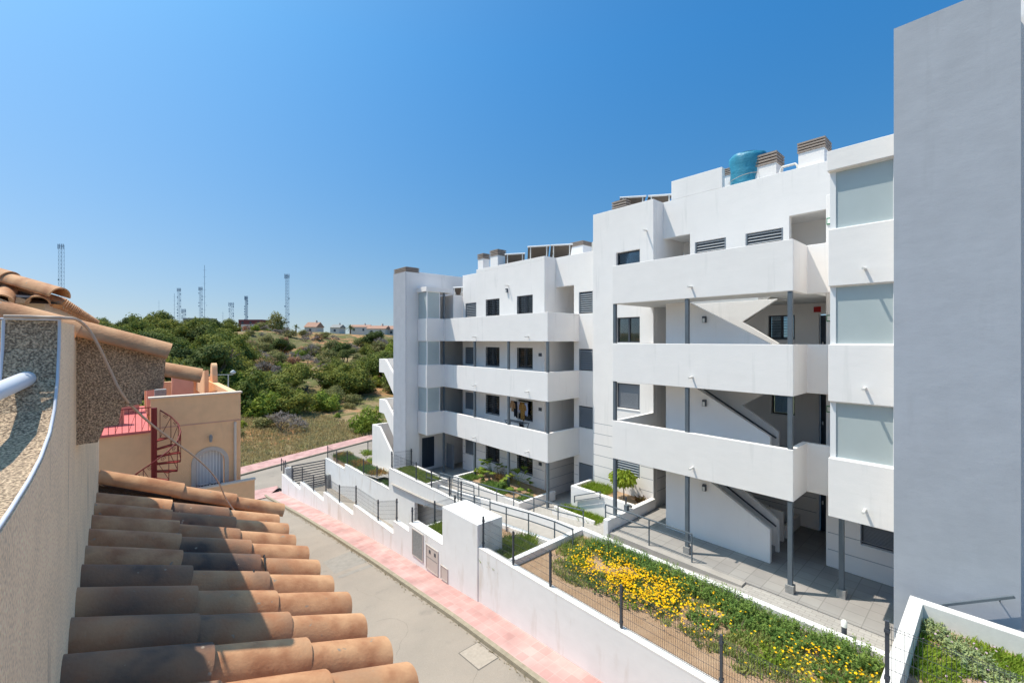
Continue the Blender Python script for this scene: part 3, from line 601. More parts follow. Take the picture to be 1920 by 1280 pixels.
for y0, y1, z0, z1, nm in ((15.15, 15.95, -1.75, -.72, 'louvred_hatch'), (14.05, 14.85, -1.86, -.98, 'meter_cabinet'), (13.35, 13.75, -1.80, -1.35, 'small_hatch')):
    x = 8.70 if nm == 'small_hatch' else 8.727
    c = MB().box(x-.015, x-.001, y0, y1, z0, z1).build(nm, concr if nm == 'louvred_hatch' else stone, W)
    f = MB(); f.box(x-.028, x-.001, y0-.04, y0, z0-.03, z1+.03); f.box(x-.028, x-.001, y1, y1+.04, z0-.03, z1+.03); f.box(x-.028, x-.001, y0, y1, z1, z1+.03); f.box(x-.028, x-.001, y0, y1, z0-.03, z0); f.build('frame', stone, c)
    if nm == 'louvred_hatch':
        s_ = MB(); z = z0+.04
        while z < z1: s_.box(x-.024, x-.015, y0+.02, y1-.02, z, z+.02); z += .045
        s_.build('slats', concr, c)
    if nm == 'meter_cabinet':
        q = MB(); q.box(x-.022, x-.0152, y0+.12, y0+.24, z1-.25, z1-.12); q.box(x-.022, x-.0152, y1-.30, y1-.18, z1-.25, z1-.12); q.build('meter_window', anth, c)
        q = MB(); q.box(x-.018, x-.0152, y0+.02, y1-.02, z0+.44, z0+.455); q.build('door_joint', anth, c)

# planting beds
bedn = MB()
bedn.box(12.38, 12.58, 1.26, 10.30, -2, .10); bedn.box(8.95, 12.38, 10.10, 10.30, -2, .10)
tag(bedn.build('planter_wall', whitew, None, .01), 'white kerb wall round the long bed of yellow flowers', 'planter wall')
MB().box(8.95, 12.38, 1.26, 10.10, -2, -.11).build('planting_soil', soil, kind='structure')
pr = MB(); pr.box(12.18, 12.40, -8, 1.27, -2, 1.60); pr.box(8.95, 12.18, 1.05, 1.27, -2, 1.60)
tag(pr.build('planter_wall', capw, None, .01), 'high white planter wall with a broad cap in front of the grey tower', 'planter wall')
MB().box(8.95, 12.18, -8, 1.05, -2, 1.22).build('planting_soil', soil, kind='structure')
MB().box(8.95, 11.48, 10.30, 13.7, -2, -.72).build('planting_soil', soil, kind='structure')
MB().box(8.95, 11.0, 13.7, 16.2, -2, -1.16).build('planting_soil', soil, kind='structure')
k2 = MB(); 
def sloped(mb, x0, x1, ys, zt, zb):
    for a, c in zip(ys[:-1], ys[1:]): mb.add([(x0, a, zb), (x1, a, zb), (x1, c, zb), (x0, c, zb), (x0, a, zt(a)), (x1, a, zt(a)), (x1, c, zt(c)), (x0, c, zt(c))], [(0, 3, 2, 1), (4, 5, 6, 7), (0, 1, 5, 4), (2, 3, 7, 6), (0, 4, 7, 3), (1, 2, 6, 5)])
sloped(k2, 11.48, 11.68, [10.30, 12, 13.8, 16.4], lambda y: interp(y, [10.3, 13.8, 16.4], [-.28, -.60, -.80]), -2)
tag(k2.build('ramp_kerb', whitew, None), 'low white kerb wall between the grassy bed and the lower ramp', 'kerb wall')
k1 = MB(); sloped(k1, 12.80, 12.98, [10.45, 12.5, 14, 16, 18.5, 22.5], lambda y: interp(y, [10.4, 12.5, 14, 16.8, 18.5, 22.5], [-.20, -.30, -.42, -.70, -.90, -1.15]), -2)
tag(k1.build('ramp_kerb', whitew, None), 'long white kerb wall dividing the upper walk from the lower ramp', 'kerb wall')
tag(MB().box(8.95, 11.0, 16.2, 16.34, -4, -.95).build('low_wall', whitew, None), 'short white wall under the mesh fence beyond the meter box', 'wall')
# bed beside the near building with its end walls
pb = MB(); pb.box(13.10, 16.39, 9.50, 9.70, -1.6, .41); pb.box(15.0, 15.18, 9.70, 12.9, -1.6, .42); pb.box(15.18, 16.39, 12.76, 12.9, -1.6, .42)
tag(pb.build('planter_wall', white, None, .01), 'white planter wall under the left column of the near building', 'planter wall')
MB().box(15.18, 16.39, 9.70, 12.76, -1.6, .24).build('planting_soil', soil, kind='structure')
pa = MB(); pa.box(13.95, 14.10, 15.2, 20.8, -2, -.78); pa.box(14.10, 16.48, 15.2, 15.36, -2, -.78); pa.box(14.10, 16.48, 20.64, 20.8, -2, -.78)
tag(pa.build('planter_wall', white, None, .01), 'low white planter wall in front of the far building windows', 'planter wall')
MB().box(14.10, 16.48, 15.36, 20.64, -2, -.93).build('planting_soil', soil, kind='structure')
ps = MB(); ps.box(14.2, 15.2, 13.2, 13.3, -1.6, -.62); ps.box(14.2, 14.3, 11.0, 13.2, -1.6, -.40)
tag(ps.build('planter_wall', white, None), 'small white kerb round the low bed between the two buildings', 'planter wall')
MB().box(14.3, 15.0, 10.8, 13.2, -1.6, -.58).build('planting_soil', soil, kind='structure')
pg = MB(); pg.box(13.3, 13.45, 20.6, 24.2, -2, -.80); pg.box(11.95, 13.3, 20.6, 20.75, -2, -.80)
tag(pg.build('planter_wall', white, None), 'white kerb round the square grass bed below the slim grey tower', 'planter wall')
MB().box(11.95, 13.3, 20.75, 24.6, -2, -.88).build('planting_soil', soil, kind='structure')
MB().box(11.95, 13.0, 24.7, 34.5, -4, -2.05).build('planting_soil', soil, kind='structure')
# inner wall above the driveway, with the garage opening under it
G = thing('inner_wall', 'white stepped wall above the driveway with the dark garage opening', 'wall', (11.8, 26, -4.4))
b = MB(); b.box(11.75, 11.95, 31.5, 35.6, -5, -2.40); b.box(11.75, 11.95, 24.4, 31.5, -5, -2.0); b.box(11.75, 11.95, 22.0, 24.4, -5, -.72)
b.prism([(22.0, -5), (22.0, -.72), (16.5, -.72), (16.5, -1.25), (21.3, -1.9), (21.3, -5)], 'x', 11.75, 11.95); b.build('wall', whitew, G, fix=True)
b = MB()
for y0, y1, z in ((31.5, 35.6, -2.40), (24.4, 31.5, -2.0), (16.5, 24.4, -.72)): b.box(11.74, 11.96, y0, y1-.004, z+.001, z+.03)
b.build('wall_cap', capw, G); MB().box(12.4, 12.5, 16.5, 22.5, -5, -1.55).build('garage_wall', soffit, G)

# ---------------------------------------------------------------- mesh fences and railings
def mesh_fence(label, pts, h=1.0, pitch=.05, posts=None, group='green wire mesh fences', wire=.0045):
    L_ = [Vector(p) for p in pts]; f = thing('mesh_fence', label, 'fence', tuple(L_[0]), group)
    for a, c in zip(L_[:-1], L_[1:]):
        d = c-a; n = max(2, int(d.length/pitch)); m_ = MB()
        for i in range(1, n): p = a+d*i/n; m_.bar(p+Vector((0, 0, .05)), p+Vector((0, 0, h-.03)), wire)
        for z in (.06, .10, .29, .48, .67, h-.09, h-.05): m_.bar(a+Vector((0, 0, z)), c+Vector((0, 0, z)), wire*1.15)
        m_.build('wire_panel', anth, f)
    for p in (L_ if posts is None else [Vector(q) for q in posts]):
        q = MB().bar(p-Vector((0, 0, .02)), p+Vector((0, 0, h+.03)), .05).build('post', anth, f); MB().box(p.x-.035, p.x+.035, p.y-.035, p.y+.035, p.z+h-.15, p.z+h-.10).build('clamp', anth, q); q2 = MB(); q2.box(p.x-.035, p.x+.035, p.y-.035, p.y+.035, p.z+.12, p.z+.17); q2.build('clamp', anth, q)
    return f
mesh_fence('dark wire mesh fence on the boundary wall beside the yellow flower bed', [(8.85, y, .10) for y in (1.35, 3.69, 6.03, 8.36, 9.92, 11.42)])
mesh_fence('dark wire mesh fence on the high wall at the bottom right corner', [(8.85, 1.17, 1.60), (8.85, -1.2, 1.60), (8.85, -3.5, 1.6)])
mesh_fence('wire mesh fence stepping down the boundary wall beside the driveway', [(8.84, y, z) for y, z in ((17.6, -.95), (19.5, -1.52), (22.15, -1.52), (24.5, -2.07), (26.7, -2.07), (29, -2.62), (31.4, -2.62), (33.6, -3.16), (36.05, -3.16))], .95, .06)
mesh_fence('wire mesh fence crossing between boundary wall and inner wall beyond the meter box', [(8.87, 16.27, -.95), (9.95, 16.27, -.95), (11.0, 16.27, -.95)], .95)
mesh_fence('wire mesh fence on top of the white inner wall near the grey tower', [(11.85, y, -.69) for y in (17.0, 18.0, 19.7, 21.3, 24.2)], .95, .06)
mesh_fence('wire mesh fence on the lower inner wall beside the flower strip', [(11.85, y, z) for y, z in ((24.6, -1.97), (26.3, -1.97), (28.4, -1.97), (31.3, -1.97), (33.4, -2.37), (35.4, -2.37))], .95, .06)
mesh_fence('short wire mesh fence between the grass bed and the grey tower', [(11.9, 24.35, -.69), (13.3, 24.5, -.8)], .95, .06)
mesh_fence('wire mesh fence along the cross road behind the far building', [(*rp(t, -11.2), -3.2) for t in (5, 7.5, 10, 12.5)], .95, .08)
mesh_fence('lone wire mesh fence end beside the gate pillar', [(9.0, 36.2, -3.16), (9.05, 37.6, -3.3)], .95, .1)
def railing(label, pts, h, drop=0, mid=.28):
    L_ = [Vector(p) for p in pts]; f = thing('handrail', label, 'handrail', tuple(L_[0]), 'grey metal handrails along the ramps')
    t = MB(); m_ = MB()
    for a, c in zip(L_[:-1], L_[1:]): t.bar(a+Vector((0, 0, h)), c+Vector((0, 0, h)), .05, .035); m_.bar(a+Vector((0, 0, h-mid)), c+Vector((0, 0, h-mid)), .035, .03)
    t.build('top_rail', steel, f); m_.build('lower_rail', steel, f)
    for p in L_: MB().bar(p-Vector((0, 0, drop)), p+Vector((0, 0, h)), .035).build('post', steel, f)
    return f
railing('grey handrail along the edge of the tiled terrace', [(13.30, 9.75, 0), (13.30, 7.95, 0), (13.30, 6.45, 0)], .88, .15)
railing('long grey handrail behind the white dividing kerb of the upper walk', [(13.05, y, z) for y, z in ((10.6, -.35), (11.9, -.50), (13.3, -.60), (14.6, -.70), (15.8, -.85), (17.2, -.95), (19, -1.1), (20.8, -1.25))], .82, .1)
railing('grey handrail fixed to the kerb of the grassy bed', [(11.44, y, z) for y, z in ((9.75, -.25), (10.6, -.25), (11.95, -.35), (13.25, -.50), (14.3, -.60))], .75, .25)
railing('short grey handrail on the ramp beyond the meter box', [(11.6, 14.5, -.60), (11.6, 15.6, -.72), (11.6, 16.9, -.85)], .78, .1)
railing('grey handrail along the far end of the lower ramp', [(12.6, 17.0, -.95), (12.6, 19.0, -1.1), (12.6, 21.5, -1.3)], .85, .1)
railing('pair of grey rails fixed to the white planter beside the steps', [(14.9, 11.2, .1), (14.9, 12.6, -.45)], .5, -.2, .22)

# driveway gate
g = thing('driveway_gate', 'dark metal gate of horizontal bars closing the driveway', 'gate', (10.6, 36, -4.5))
f = MB()
for x in (9.40, 11.86): f.box(x-.04, x+.04, 35.97, 36.03, -4.55, -2.62)
f.box(9.44, 11.82, 35.975, 36.025, -2.70, -2.62); f.box(9.44, 11.82, 35.975, 36.025, -4.45, -4.37); f.build('gate_frame', anth, g)
s_ = MB()
for i in range(8): z = -4.30+i*.2; s_.box(9.44, 11.82, 35.985, 36.015, z, z+.075)
s_.build('gate_bar', anth, g)
MB().box(8.96, 9.34, 35.9, 36.3, -4.8, -2.75).build('gate_pillar', whitew, None).name; 
tag(bpy.data.objects['gate_pillar'], 'short white pillar at the street side of the driveway gate', 'pillar')
tag(MB().box(11.5, 11.74, 34.4, 34.9, -4.6, -3.4).build('gate_motor', concr, None, .02), 'grey gate motor box against the inner wall by the gate', 'gate motor')

# bollard lights on the paths
def bollard(x, y, z, label):
    o = thing('bollard_light', label, 'bollard light', (x, y, z), 'small bollard lights')
    MB().tube([(x, y, z), (x, y, z+.24)], .055, 12).build('post', anth, o); MB().tube([(x, y, z+.24), (x, y, z+.36), (x, y, z+.39)], [.062, .062, .03], 12).build('lamp_head', signw, o)
bollard(12.72, 2.46, -.035, 'small bollard light with a white head on the path beside the flower bed'); bollard(13.3, 33, -2.65, 'dark bollard light with a white head beyond the flower strip')
o = thing('garden_spotlight', 'grey ground spotlight on the end wall of the near planter', 'spotlight', (14.5, 9.6, .41))
MB().box(14.35, 14.52, 9.53, 9.66, .41, .62).build('housing', steel, o); MB().tube([(14.62, 9.6, .52), (14.66, 9.6, .56)], .11, 14).build('reflector', concr, o)
single(MB().tube([(14.85, 9.9, .25), (14.85, 9.9, .75)], .035, 8), 'garden_stake', anth, 'short dark stake standing in the planter by the tree', 'stake')

# ---------------------------------------------------------------- things on the roofs and balconies
t = MB(); n = 40; prof = [(0, .60), (.15, .615), (.35, .585), (.55, .62), (.8, .60), (1.0, .635), (1.22, .65), (1.34, .62), (1.40, .4)]
c0 = (18.0, 6.5, 12.75); vsx = []
for z, r in prof:
    for k_ in range(n): a = 2*math.pi*k_/n; rr = r*(1+.025*math.sin(7*a+z*5)+.015*math.sin(13*a-z*9)); vsx.append((c0[0]+rr*math.cos(a), c0[1]+rr*math.sin(a), c0[2]+z+.02*math.sin(3*a)))
t.add(vsx, [(i*n+k_, i*n+(k_+1) % n, (i+1)*n+(k_+1) % n, (i+1)*n+k_) for i in range(len(prof)-1) for k_ in range(n)]+[tuple(range((len(prof)-1)*n, len(prof)*n))], True)
wt = thing('water_tank', 'round water tank wrapped in a teal tarpaulin on the near roof', 'water tank', c0)
t.build('tarpaulin', tarp, wt); MB().tube([(18, 6.5, 14.14), (18, 6.5, 14.19)], [.5, .36], 20).build('lid', signw, wt)
def rope(z):
    return [(c0[0]+.66*math.cos(a), c0[1]+.66*math.sin(a), c0[2]+z+.05*math.sin(2*a)) for a in [2*math.pi*i/24 for i in range(25)]]
MB().tube(rope(.45), .008, 6).build('rope', cable, wt)
wt2 = MB().tube([(18.5, 20.2, 11.1), (18.5, 20.2, 11.8), (18.5, 20.2, 12.05)], [.55, .55, .2], 16); single(wt2, 'water_tank', tarp, 'small blue water tank behind the solar collectors on the far roof', 'water tank')
def collector_(pa, pb_, label, zb, depth=1.3, drop=.85):
    """tilted panel seen from behind: header tube along pa-pb_, panel falling away to the south east"""
    away = Vector((SS, CC, 0)); P0, P1 = Vector(pa), Vector(pb_)
    s_ = thing('solar_water_heater', label, 'solar collector', ((P0.x+P1.x)/2, (P0.y+P1.y)/2, zb), 'solar water heaters on the roofs')
    f = away*depth-Vector((0, 0, drop)); n_ = Vector((0, 0, .05)); p = MB()
    p.add([P0, P1, P1+f, P0+f, P0+n_, P1+n_, P1+f+n_, P0+f+n_], [(0, 1, 2, 3), (7, 6, 5, 4), (0, 4, 5, 1), (1, 5, 6, 2), (2, 6, 7, 3), (3, 7, 4, 0)]); p.build('collector_panel', collector, s_, fix=True)
    d = (P1-P0).normalized()*.02; MB().tube([P0-d+Vector((0, 0, .03)), P1+d+Vector((0, 0, .03))], .042, 10).build('header_tube', wframe, s_)
    for t in (.12, .88):
        q_ = P0.lerp(P1, t); g0 = Vector((q_.x, q_.y, zb)); l = MB(); l.bar(g0, q_, .045); l.bar(g0+Vector((0, 0, .1)), q_+f*.45, .028); l.bar(g0+Vector((0, 0, .45)), g0+(P1-P0)*(.22 if t < .5 else -.22)+Vector((0, 0, .02)), .028); l.build('leg', pipe, s_)
collector_(at(990, 464, d=24.6), at(1030, 461.5, d=24.2), 'solar collector of the wide pair behind the far roof corner, on its left side', 11.1)
collector_(at(1033, 461, d=24.2), at(1073, 459, d=23.8), 'solar collector of the wide pair behind the far roof corner, on its right side', 11.1)
collector_(at(947, 478, d=26.6), at(984, 476, d=26.3), 'single solar collector left of the wide pair on the far building', 11.1)
collector_(at(850, 540, d=29.4), at(868, 539, d=29.2), 'small solar collector beside the slim grey tower', 9.9, .8, .5)
collector_(at(1163, 372, d=20.7), at(1211, 369, d=20.3), 'solar collector right beside the brown chimney cap at the near roof corner', 12.4)
collector_(at(1216, 369, d=20.2), at(1260, 366, d=19.8), 'solar collector next to the raised parapet of the near roof', 12.4)

def cloth(name, x, y0, y1, z0, z1, m, label, cat, sleeves=False):
    mb = MB(); nu, nv = 10, 12; vv = []
    for j in range(nv+1):
        for i in range(nu+1):
            u, v_ = i/nu, j/nv; wd = (y1-y0)*(.75+.25*(1-v_)) if sleeves else (y1-y0)
            vv.append((x+.025*math.sin(u*11+v_*2)+.01*math.sin(u*23), (y0+y1)/2+(u-.5)*wd+.01*math.sin(v_*9), z1-(z1-z0)*v_*(1+.04*math.sin(u*7))))
    fs = [(j*(nu+1)+i, j*(nu+1)+i+1, (j+1)*(nu+1)+i+1, (j+1)*(nu+1)+i) for j in range(nv) for i in range(nu)]
    mb.add(vv, fs, True)
    if sleeves:
        for s_ in (-1, 1):
            ya = (y0+y1)/2+s_*(y1-y0)/2
            mb.tube([(x, ya-s_*.05, z1-.04), (x+.01, ya+s_*.06, z1-.18), (x, ya+s_*.08, z1-.42)], [.05, .045, .04], 8)
    o = single(mb, name, m, label, cat, 'laundry on the far balcony'); so_ = o.modifiers.new('thick', 'SOLIDIFY'); so_.thickness = .012; return o
lx = 16.1
single(MB().bar((lx, 16.85, 3.62), (lx, 18.3, 3.62), .015), 'clothes_line', pipe, 'thin line holding the laundry in front of the window', 'clothes line')
cloth('shirt', lx, 18.0, 18.22, 3.0, 3.6, clotht, 'tan shirt hanging leftmost on the line', 'shirt', True)
cloth('trousers', lx, 17.72, 17.98, 2.72, 3.6, clothb, 'long black garment hanging beside the tan shirt', 'trousers')
cloth('towel', lx, 17.5, 17.68, 3.0, 3.6, clothg, 'pale grey towel hanging in the middle of the line', 'towel')
cloth('dress', lx, 17.12, 17.46, 2.62, 3.58, clothy, 'long ochre patterned dress on the line', 'dress', True)
cloth('towel', lx, 16.9, 17.08, 2.9, 3.58, clothl, 'pale blue cloth hanging rightmost on the line', 'cloth')
o = thing('drying_rack', 'low dark drying rack standing behind the balcony parapet', 'drying rack', (15.6, 17.3, 1.46)); q = MB()
for y in (16.6, 18.0): q.bar((15.5, y, 1.46), (15.9, y, 2.58), .03); q.bar((15.9, y, 1.46), (15.5, y, 2.58), .03)
for i in range(6): q.bar((15.45+i*.09, 16.5, 2.6), (15.45+i*.09, 18.1, 2.6), .016)
q.build('frame', anth, o); MB().add and cloth('towel', 15.6, 16.7, 17.0, 2.35, 2.62, clothb, 'dark cloth laid over the drying rack', 'cloth')

# ---------------------------------------------------------------- peach house with the red spiral stair
H = thing('peach_house', 'peach rendered house with an arched window across the street', 'house', (1.8, 19, -2.5))
b = MB(); arch = [(-1, .25)]
def arch_pts(x0, x1, z0, zs, n=14):
    cx, r = (x0+x1)/2, (x1-x0)/2; return [(x0, z0), (x0, zs)]+[(cx-r*math.cos(math.pi*i/n), zs+r*math.sin(math.pi*i/n)) for i in range(1, n)]+[(x1, zs), (x1, z0)]
YH = 18.6
ax0, ax1, az0, azs = 1.77, 2.61, 1.45, 2.66
outer = [(.56, -3), (.56, 5.05), (3.11, 5.05), (3.11, -3)]
hole = arch_pts(ax0, ax1, az0, azs)
poly = [(.56, -3), (.56, 5.05), (3.11, 5.05), (3.11, -3), (ax1, -3)]+hole[::-1]+[(ax0, -3)]
b.prism(poly, 'y', YH, YH+.25); b.box(ax0, ax1, YH, YH+.25, -3, az0-.002)
b.box(2.86, 3.108, YH+.25, 26, -3, 5.045); b.box(-4, .558, YH+.004, YH+.25, -3, 3.95); b.box(.56, 2.86, 25.75, 26, -3, 5.04)
b.build('wall', peach, H, fix=True)
MB().box(.50, 3.16, YH-.04, YH+.29, 5.052, 5.10).build('wall_cap', cream, H); MB().box(.56, 3.11, YH-.012, YH-.001, 4.05, 4.09).build('string_course', peachd, H)
sr = MB().prism(arch_pts(ax0-.13, ax1+.13, az0-.1, azs)+arch_pts(ax0, ax1, az0-.1, azs)[::-1], 'y', YH-.03, YH-.002).build('arch_surround', stone, H, fix=True)
wd = MB().prism(arch_pts(ax0+.01, ax1-.01, az0, azs), 'y', YH+.13, YH+.15).build('arched_window', mat('pale_shutter', (.62, .62, .64), .7), H, fix=True)
g_ = MB(); 
for i in range(9):
    x = ax0+.05+i*(ax1-ax0-.1)/8; r = (ax1-ax0)/2; cx = (ax0+ax1)/2; g_.box(x-.008, x+.008, YH+.05, YH+.066, az0, azs+math.sqrt(max(0, r*r-(x-cx)**2))*.97)
g_.build('window_grille', wframe, wd); 
q = MB().box(ax0+.03, ax1-.03, YH+.10, YH+.125, az0, az0+.42).build('pane', glass, wd)
q = MB(); 
for x in (ax0+.03, (ax0+ax1)/2-.03, ax1-.09): q.box(x, x+.06, YH+.085, YH+.1, az0, az0+.5)
q.box(ax0+.03, ax1-.03, YH+.085, YH+.0995, az0+.42, az0+.48); q.build('frame', wframe, wd)
MB().tube([(2.93, YH-.05, -1), (2.93, YH-.05, 4.0)], .045, 8).build('downpipe', cream, H)
wl = MB().tube([(2.19, YH-.10, 3.40), (2.19, YH-.10, 3.58), (2.19, YH-.10, 3.66)], [.04, .06, .02], 10).build('wall_lamp', concr, H)
MB().box(-4, .555, YH+.25, 25.7, 3.9, 4.02).build('terrace_floor', redfloor, H); MB().box(-4, .555, YH-.05, YH+.25, 3.951, 4.03).build('terrace_edge', redfloor, H)
# parts of the upper floor behind
for v_ in ((-.9, .35, 23.5, 23.8, 3, 5.35), (.55, 1.1, 22.4, 22.9, 4, 5.75), (1.35, 2.05, 22.4, 22.9, 4, 5.75), (-1.2, -.1, 20.4, 20.7, 4, 4.9)): MB().box(*v_).build('upper_wall', peachd, H)
MB().box(2.3, 2.9, 25.2, 25.7, 5.05, 5.25).build('upper_wall', peach, H); b = MB(); b.prism([(22.6, 5.7), (25.6, 5.35), (25.6, 4.6), (22.6, 4.6)], 'x', 2.45, 2.6); b.build('upper_wall', peach, H, fix=True)
ga = MB().prism([(24.0, 5.0), (24.0, 5.35)]+[(24.35-.28*math.cos(math.pi*i/10), 5.62+.30*math.sin(math.pi*i/10)) for i in range(11)]+[(24.75, 5.3), (25.4, 5.2), (25.4, 5.0)], 'x', 2.9, 3.1).build('scroll_gable', peach, H, fix=True)
b = MB(); b.prism([(3.11, .95), (2.2, .95), (2.2, -3), (3.11, -3)], 'y', 17.0, 17.16)
gw = thing('garden_wall', 'low peach garden wall at the foot of the peach house', 'wall', (3, 17.6, -2.4))
b = MB(); b.box(1.0, 3.45, 18.0, 18.14, -3, 1.92); b.build('wall', peach, gw); MB().box(.98, 3.48, 17.97, 18.17, 1.92, 1.97).build('wall_cap', cream, gw)
single(MB().box(.70, 1.02, 19.6, 19.9, 4.9, 5.25), 'roof_box', concr, 'grey box standing behind the parapet of the peach house', 'box')
# spiral stair
S = thing('spiral_staircase', 'red metal spiral staircase with scrolled railing beside the peach house', 'spiral staircase', (.62, 17.85, -2.4))
cx, cy = .62, 17.80; MB().tube([(cx, cy, -2.4), (cx, cy, 4.85)], .075, 12).build('centre_pole', redpaint, S)
tr_ = MB(); rl = MB(); nst = 26; z1 = 4.0; a1 = R(75); da = R(-27); dz = .225; ro = .67; rp_ = []
for i in range(nst):
    a = a1+i*da; z = z1-(i+1)*dz
    p = [(cx+.06*math.cos(a), cy+.06*math.sin(a)), (cx+ro*math.cos(a), cy+ro*math.sin(a)), (cx+ro*math.cos(a+da*1.05), cy+ro*math.sin(a+da*1.05)), (cx+.06*math.cos(a+da), cy+.06*math.sin(a+da))]
    tr_.prism(p, 'z', z-.03, z); tr_.bar((cx+.06*math.cos(a), cy+.06*math.sin(a), z-.05), (cx+ro*math.cos(a), cy+ro*math.sin(a), z-.05), .02, .06)
    rl.bar((cx+ro*math.cos(a), cy+ro*math.sin(a), z-.05), (cx+ro*math.cos(a), cy+ro*math.sin(a), z+.9), .018)
    e = a+da; rl.bar((cx+ro*math.cos(a), cy+ro*math.sin(a), z), (cx+ro*math.cos(e), cy+ro*math.sin(e), z+.65), .012)
    sc = [(cx+ro*math.cos(a+da*.5+.10*math.cos(q_)*(1-q_/11)), cy+ro*math.sin(a+da*.5+.10*math.cos(q_)*(1-q_/11)), z+.68+.08*math.sin(q_)*(1-q_/11)) for q_ in [j*.6 for j in range(17)]]
    rl.tube(sc, .007, 5, False)
    rp_.append((cx+ro*math.cos(a), cy+ro*math.sin(a), z+.9))
tr_.build('tread', redpaint, S); rl.build('baluster', redpaint, S); MB().tube(rp_, .02, 8).build('handrail', redpaint, S)
br = thing('terrace_railing', 'red scrolled metal railing along the red terrace of the peach house', 'railing', (-.1, YH-.1, 4)); rb = MB()
MB().bar((-3, YH-.03, 4.78), (cx-.05, YH-.03, 4.78), .03).build('top_rail', redpaint, br)
for i in range(22):
    x = cx-.12-i*.16; rb.bar((x, YH-.03, 4.03), (x, YH-.03, 4.77), .016)
    if i % 2 == 0: rb.tube([(x-.08+.05*math.cos(q_)*(1-q_/12), YH-.03, 4.66+.05*math.sin(q_)*(1-q_/12)) for q_ in [j*.7 for j in range(14)]], .007, 5, False); rb.bar((x, YH-.03, 4.6), (x-.16, YH-.03, 4.05), .01)
rb.build('baluster', redpaint, br)
# street lamp with globes behind the peach house
p0 = at(437, 702, d=46); sx = thing('street_lamp', 'slim double arm street lamp with white globes behind the peach house', 'street lamp', (p0.x, p0.y, -5))
p1 = at(386, 703, d=46); pm = (p0+p1)/2; pole = at(428, 740, d=46)
MB().tube([(pole.x, pole.y, -5), (pole.x, pole.y, p0.z)], .05, 8).build('pole', pipe, sx); MB().bar(p1, p0, .06).build('arm', pipe, sx)
for p in (p0, p1): MB().tube([p+Vector((0, 0, .1)), p+Vector((0, 0, .3)), p+Vector((0, 0, .48))], [.2, .28, .06], 12).build('globe', lampg, sx)

# ---------------------------------------------------------------- the house the photo is taken from
O = thing('tiled_house', 'rendered house with clay tile roof filling the lower left foreground', 'house', (-.3, 2, -1.2))
def roll(mb, p0, p1, r0, r1, up=Vector((0, 0, 1)), th=.013, n=12, tint=0, span=180):
    p0, p1 = Vector(p0), Vector(p1); d = (p1-p0).normalized(); s_ = d.cross(up).normalized(); u = s_.cross(d); vs_ = []
    for p, r in ((p0, r0), (p0.lerp(p1, .5), (r0+r1)/2+.001), (p1, r1)):
        for rr in (r, r-th):
            for i in range(n+1):
                a = R((180-span)/2+span*i/n); vs_.append(p+s_*math.cos(a)*rr+u*math.sin(a)*rr)
    m = n+1; f = []
    for sct in (0, 1):
        o0, o1 = sct*2*m, (sct+1)*2*m
        for i in range(n): f.append((o0+i, o0+i+1, o1+i+1, o1+i)); f.append((o0+m+i, o1+m+i, o1+m+i+1, o0+m+i+1))
        f.append((o0, o1, o1+m, o0+m)); f.append((o0+n, o0+m+n, o1+m+n, o1+n))
    mb.add(vs_, f, True, tint)
    # lips, built as separate flat faces so the edge stays crisp
    for base, sg in ((0, 1), (4*m, -1)):
        ff = [((i, i+1, m+i+1, m+i) if sg > 0 else (i, m+i, m+i+1, i+1)) for i in range(n)]
        mb.add(vs_[base:base+2*m], ff, False, tint)
ZC = lambda x: E-1.105-.42*(x-.186)
tb = MB(); pt = random.Random(3)
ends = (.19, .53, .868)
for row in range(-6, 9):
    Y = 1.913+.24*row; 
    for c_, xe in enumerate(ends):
        xs = xe-.41; dark = {0: .40, 1: .30 if row < 2 else .42, 2: .13}[c_]  # weathering, plus wall and canopy shade painted into the tint by course
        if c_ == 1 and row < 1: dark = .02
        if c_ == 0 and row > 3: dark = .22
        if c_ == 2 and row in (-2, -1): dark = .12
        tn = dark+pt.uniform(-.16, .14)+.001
        j = pt.uniform(-.008, .008); jx = pt.uniform(-.012, .012)
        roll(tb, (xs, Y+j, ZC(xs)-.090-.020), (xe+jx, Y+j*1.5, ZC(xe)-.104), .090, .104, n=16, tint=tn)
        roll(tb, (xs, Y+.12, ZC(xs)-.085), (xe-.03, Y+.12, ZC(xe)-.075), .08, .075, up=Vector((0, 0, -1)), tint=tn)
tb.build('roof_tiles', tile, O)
MB().prism([(-.2, ZC(-.2)-.15), (.80, ZC(.80)-.15), (.80, ZC(.80)-.22), (-.2, ZC(-.2)-.22)], 'y', -3, 4.2).build('roof_bed', mortar, O)
MB().box(-.4, .62, -3, 4.3, -2.5, 5.35).build('front_wall', beige, O)
# parapet wall with the swept-down top
prof = [(1.88, .055), (1.865, -.03), (1.83, -.12), (1.76, -.20), (1.66, -.25), (1.50, -.283), (1.34, -.297), (1.15, -.303), (.9, -.305), (.3, -.305), (-3, -.305)]
pp = [(y, E+z) for y, z in prof]
MB().prism([(4.15, 5.0), (4.15, E-.10), (2.30, E+.0), (2.30, E+.055)]+pp+[(-3, 5.0)], 'x', -.27, -.15).build('parapet_wall', beige, O, fix=True)
q = MB(); q.add([(x, y-.002, z+.004) for y, z in pp for x in (-.262, -.158)], [(2*i, 2*i+1, 2*i+3, 2*i+2) for i in range(len(pp)-1)]); q.build('parapet_top', pebble, O, fix=True)
MB().box(-1.4, -.27, 1.89, 2.2, 5, E+.05).build('parapet_end', pebble, O)
for x, r in ((-.154, .0036), (-.264, .0036)): MB().tube([(x, y-.003, z+.006) for y, z in pp], r, 8).build('edge_bead', cord, O)
MB().tube([(-.27, 1.874, E+.060), (-.15, 1.874, E+.060)], .003, 8).build('edge_bead', cord, O)
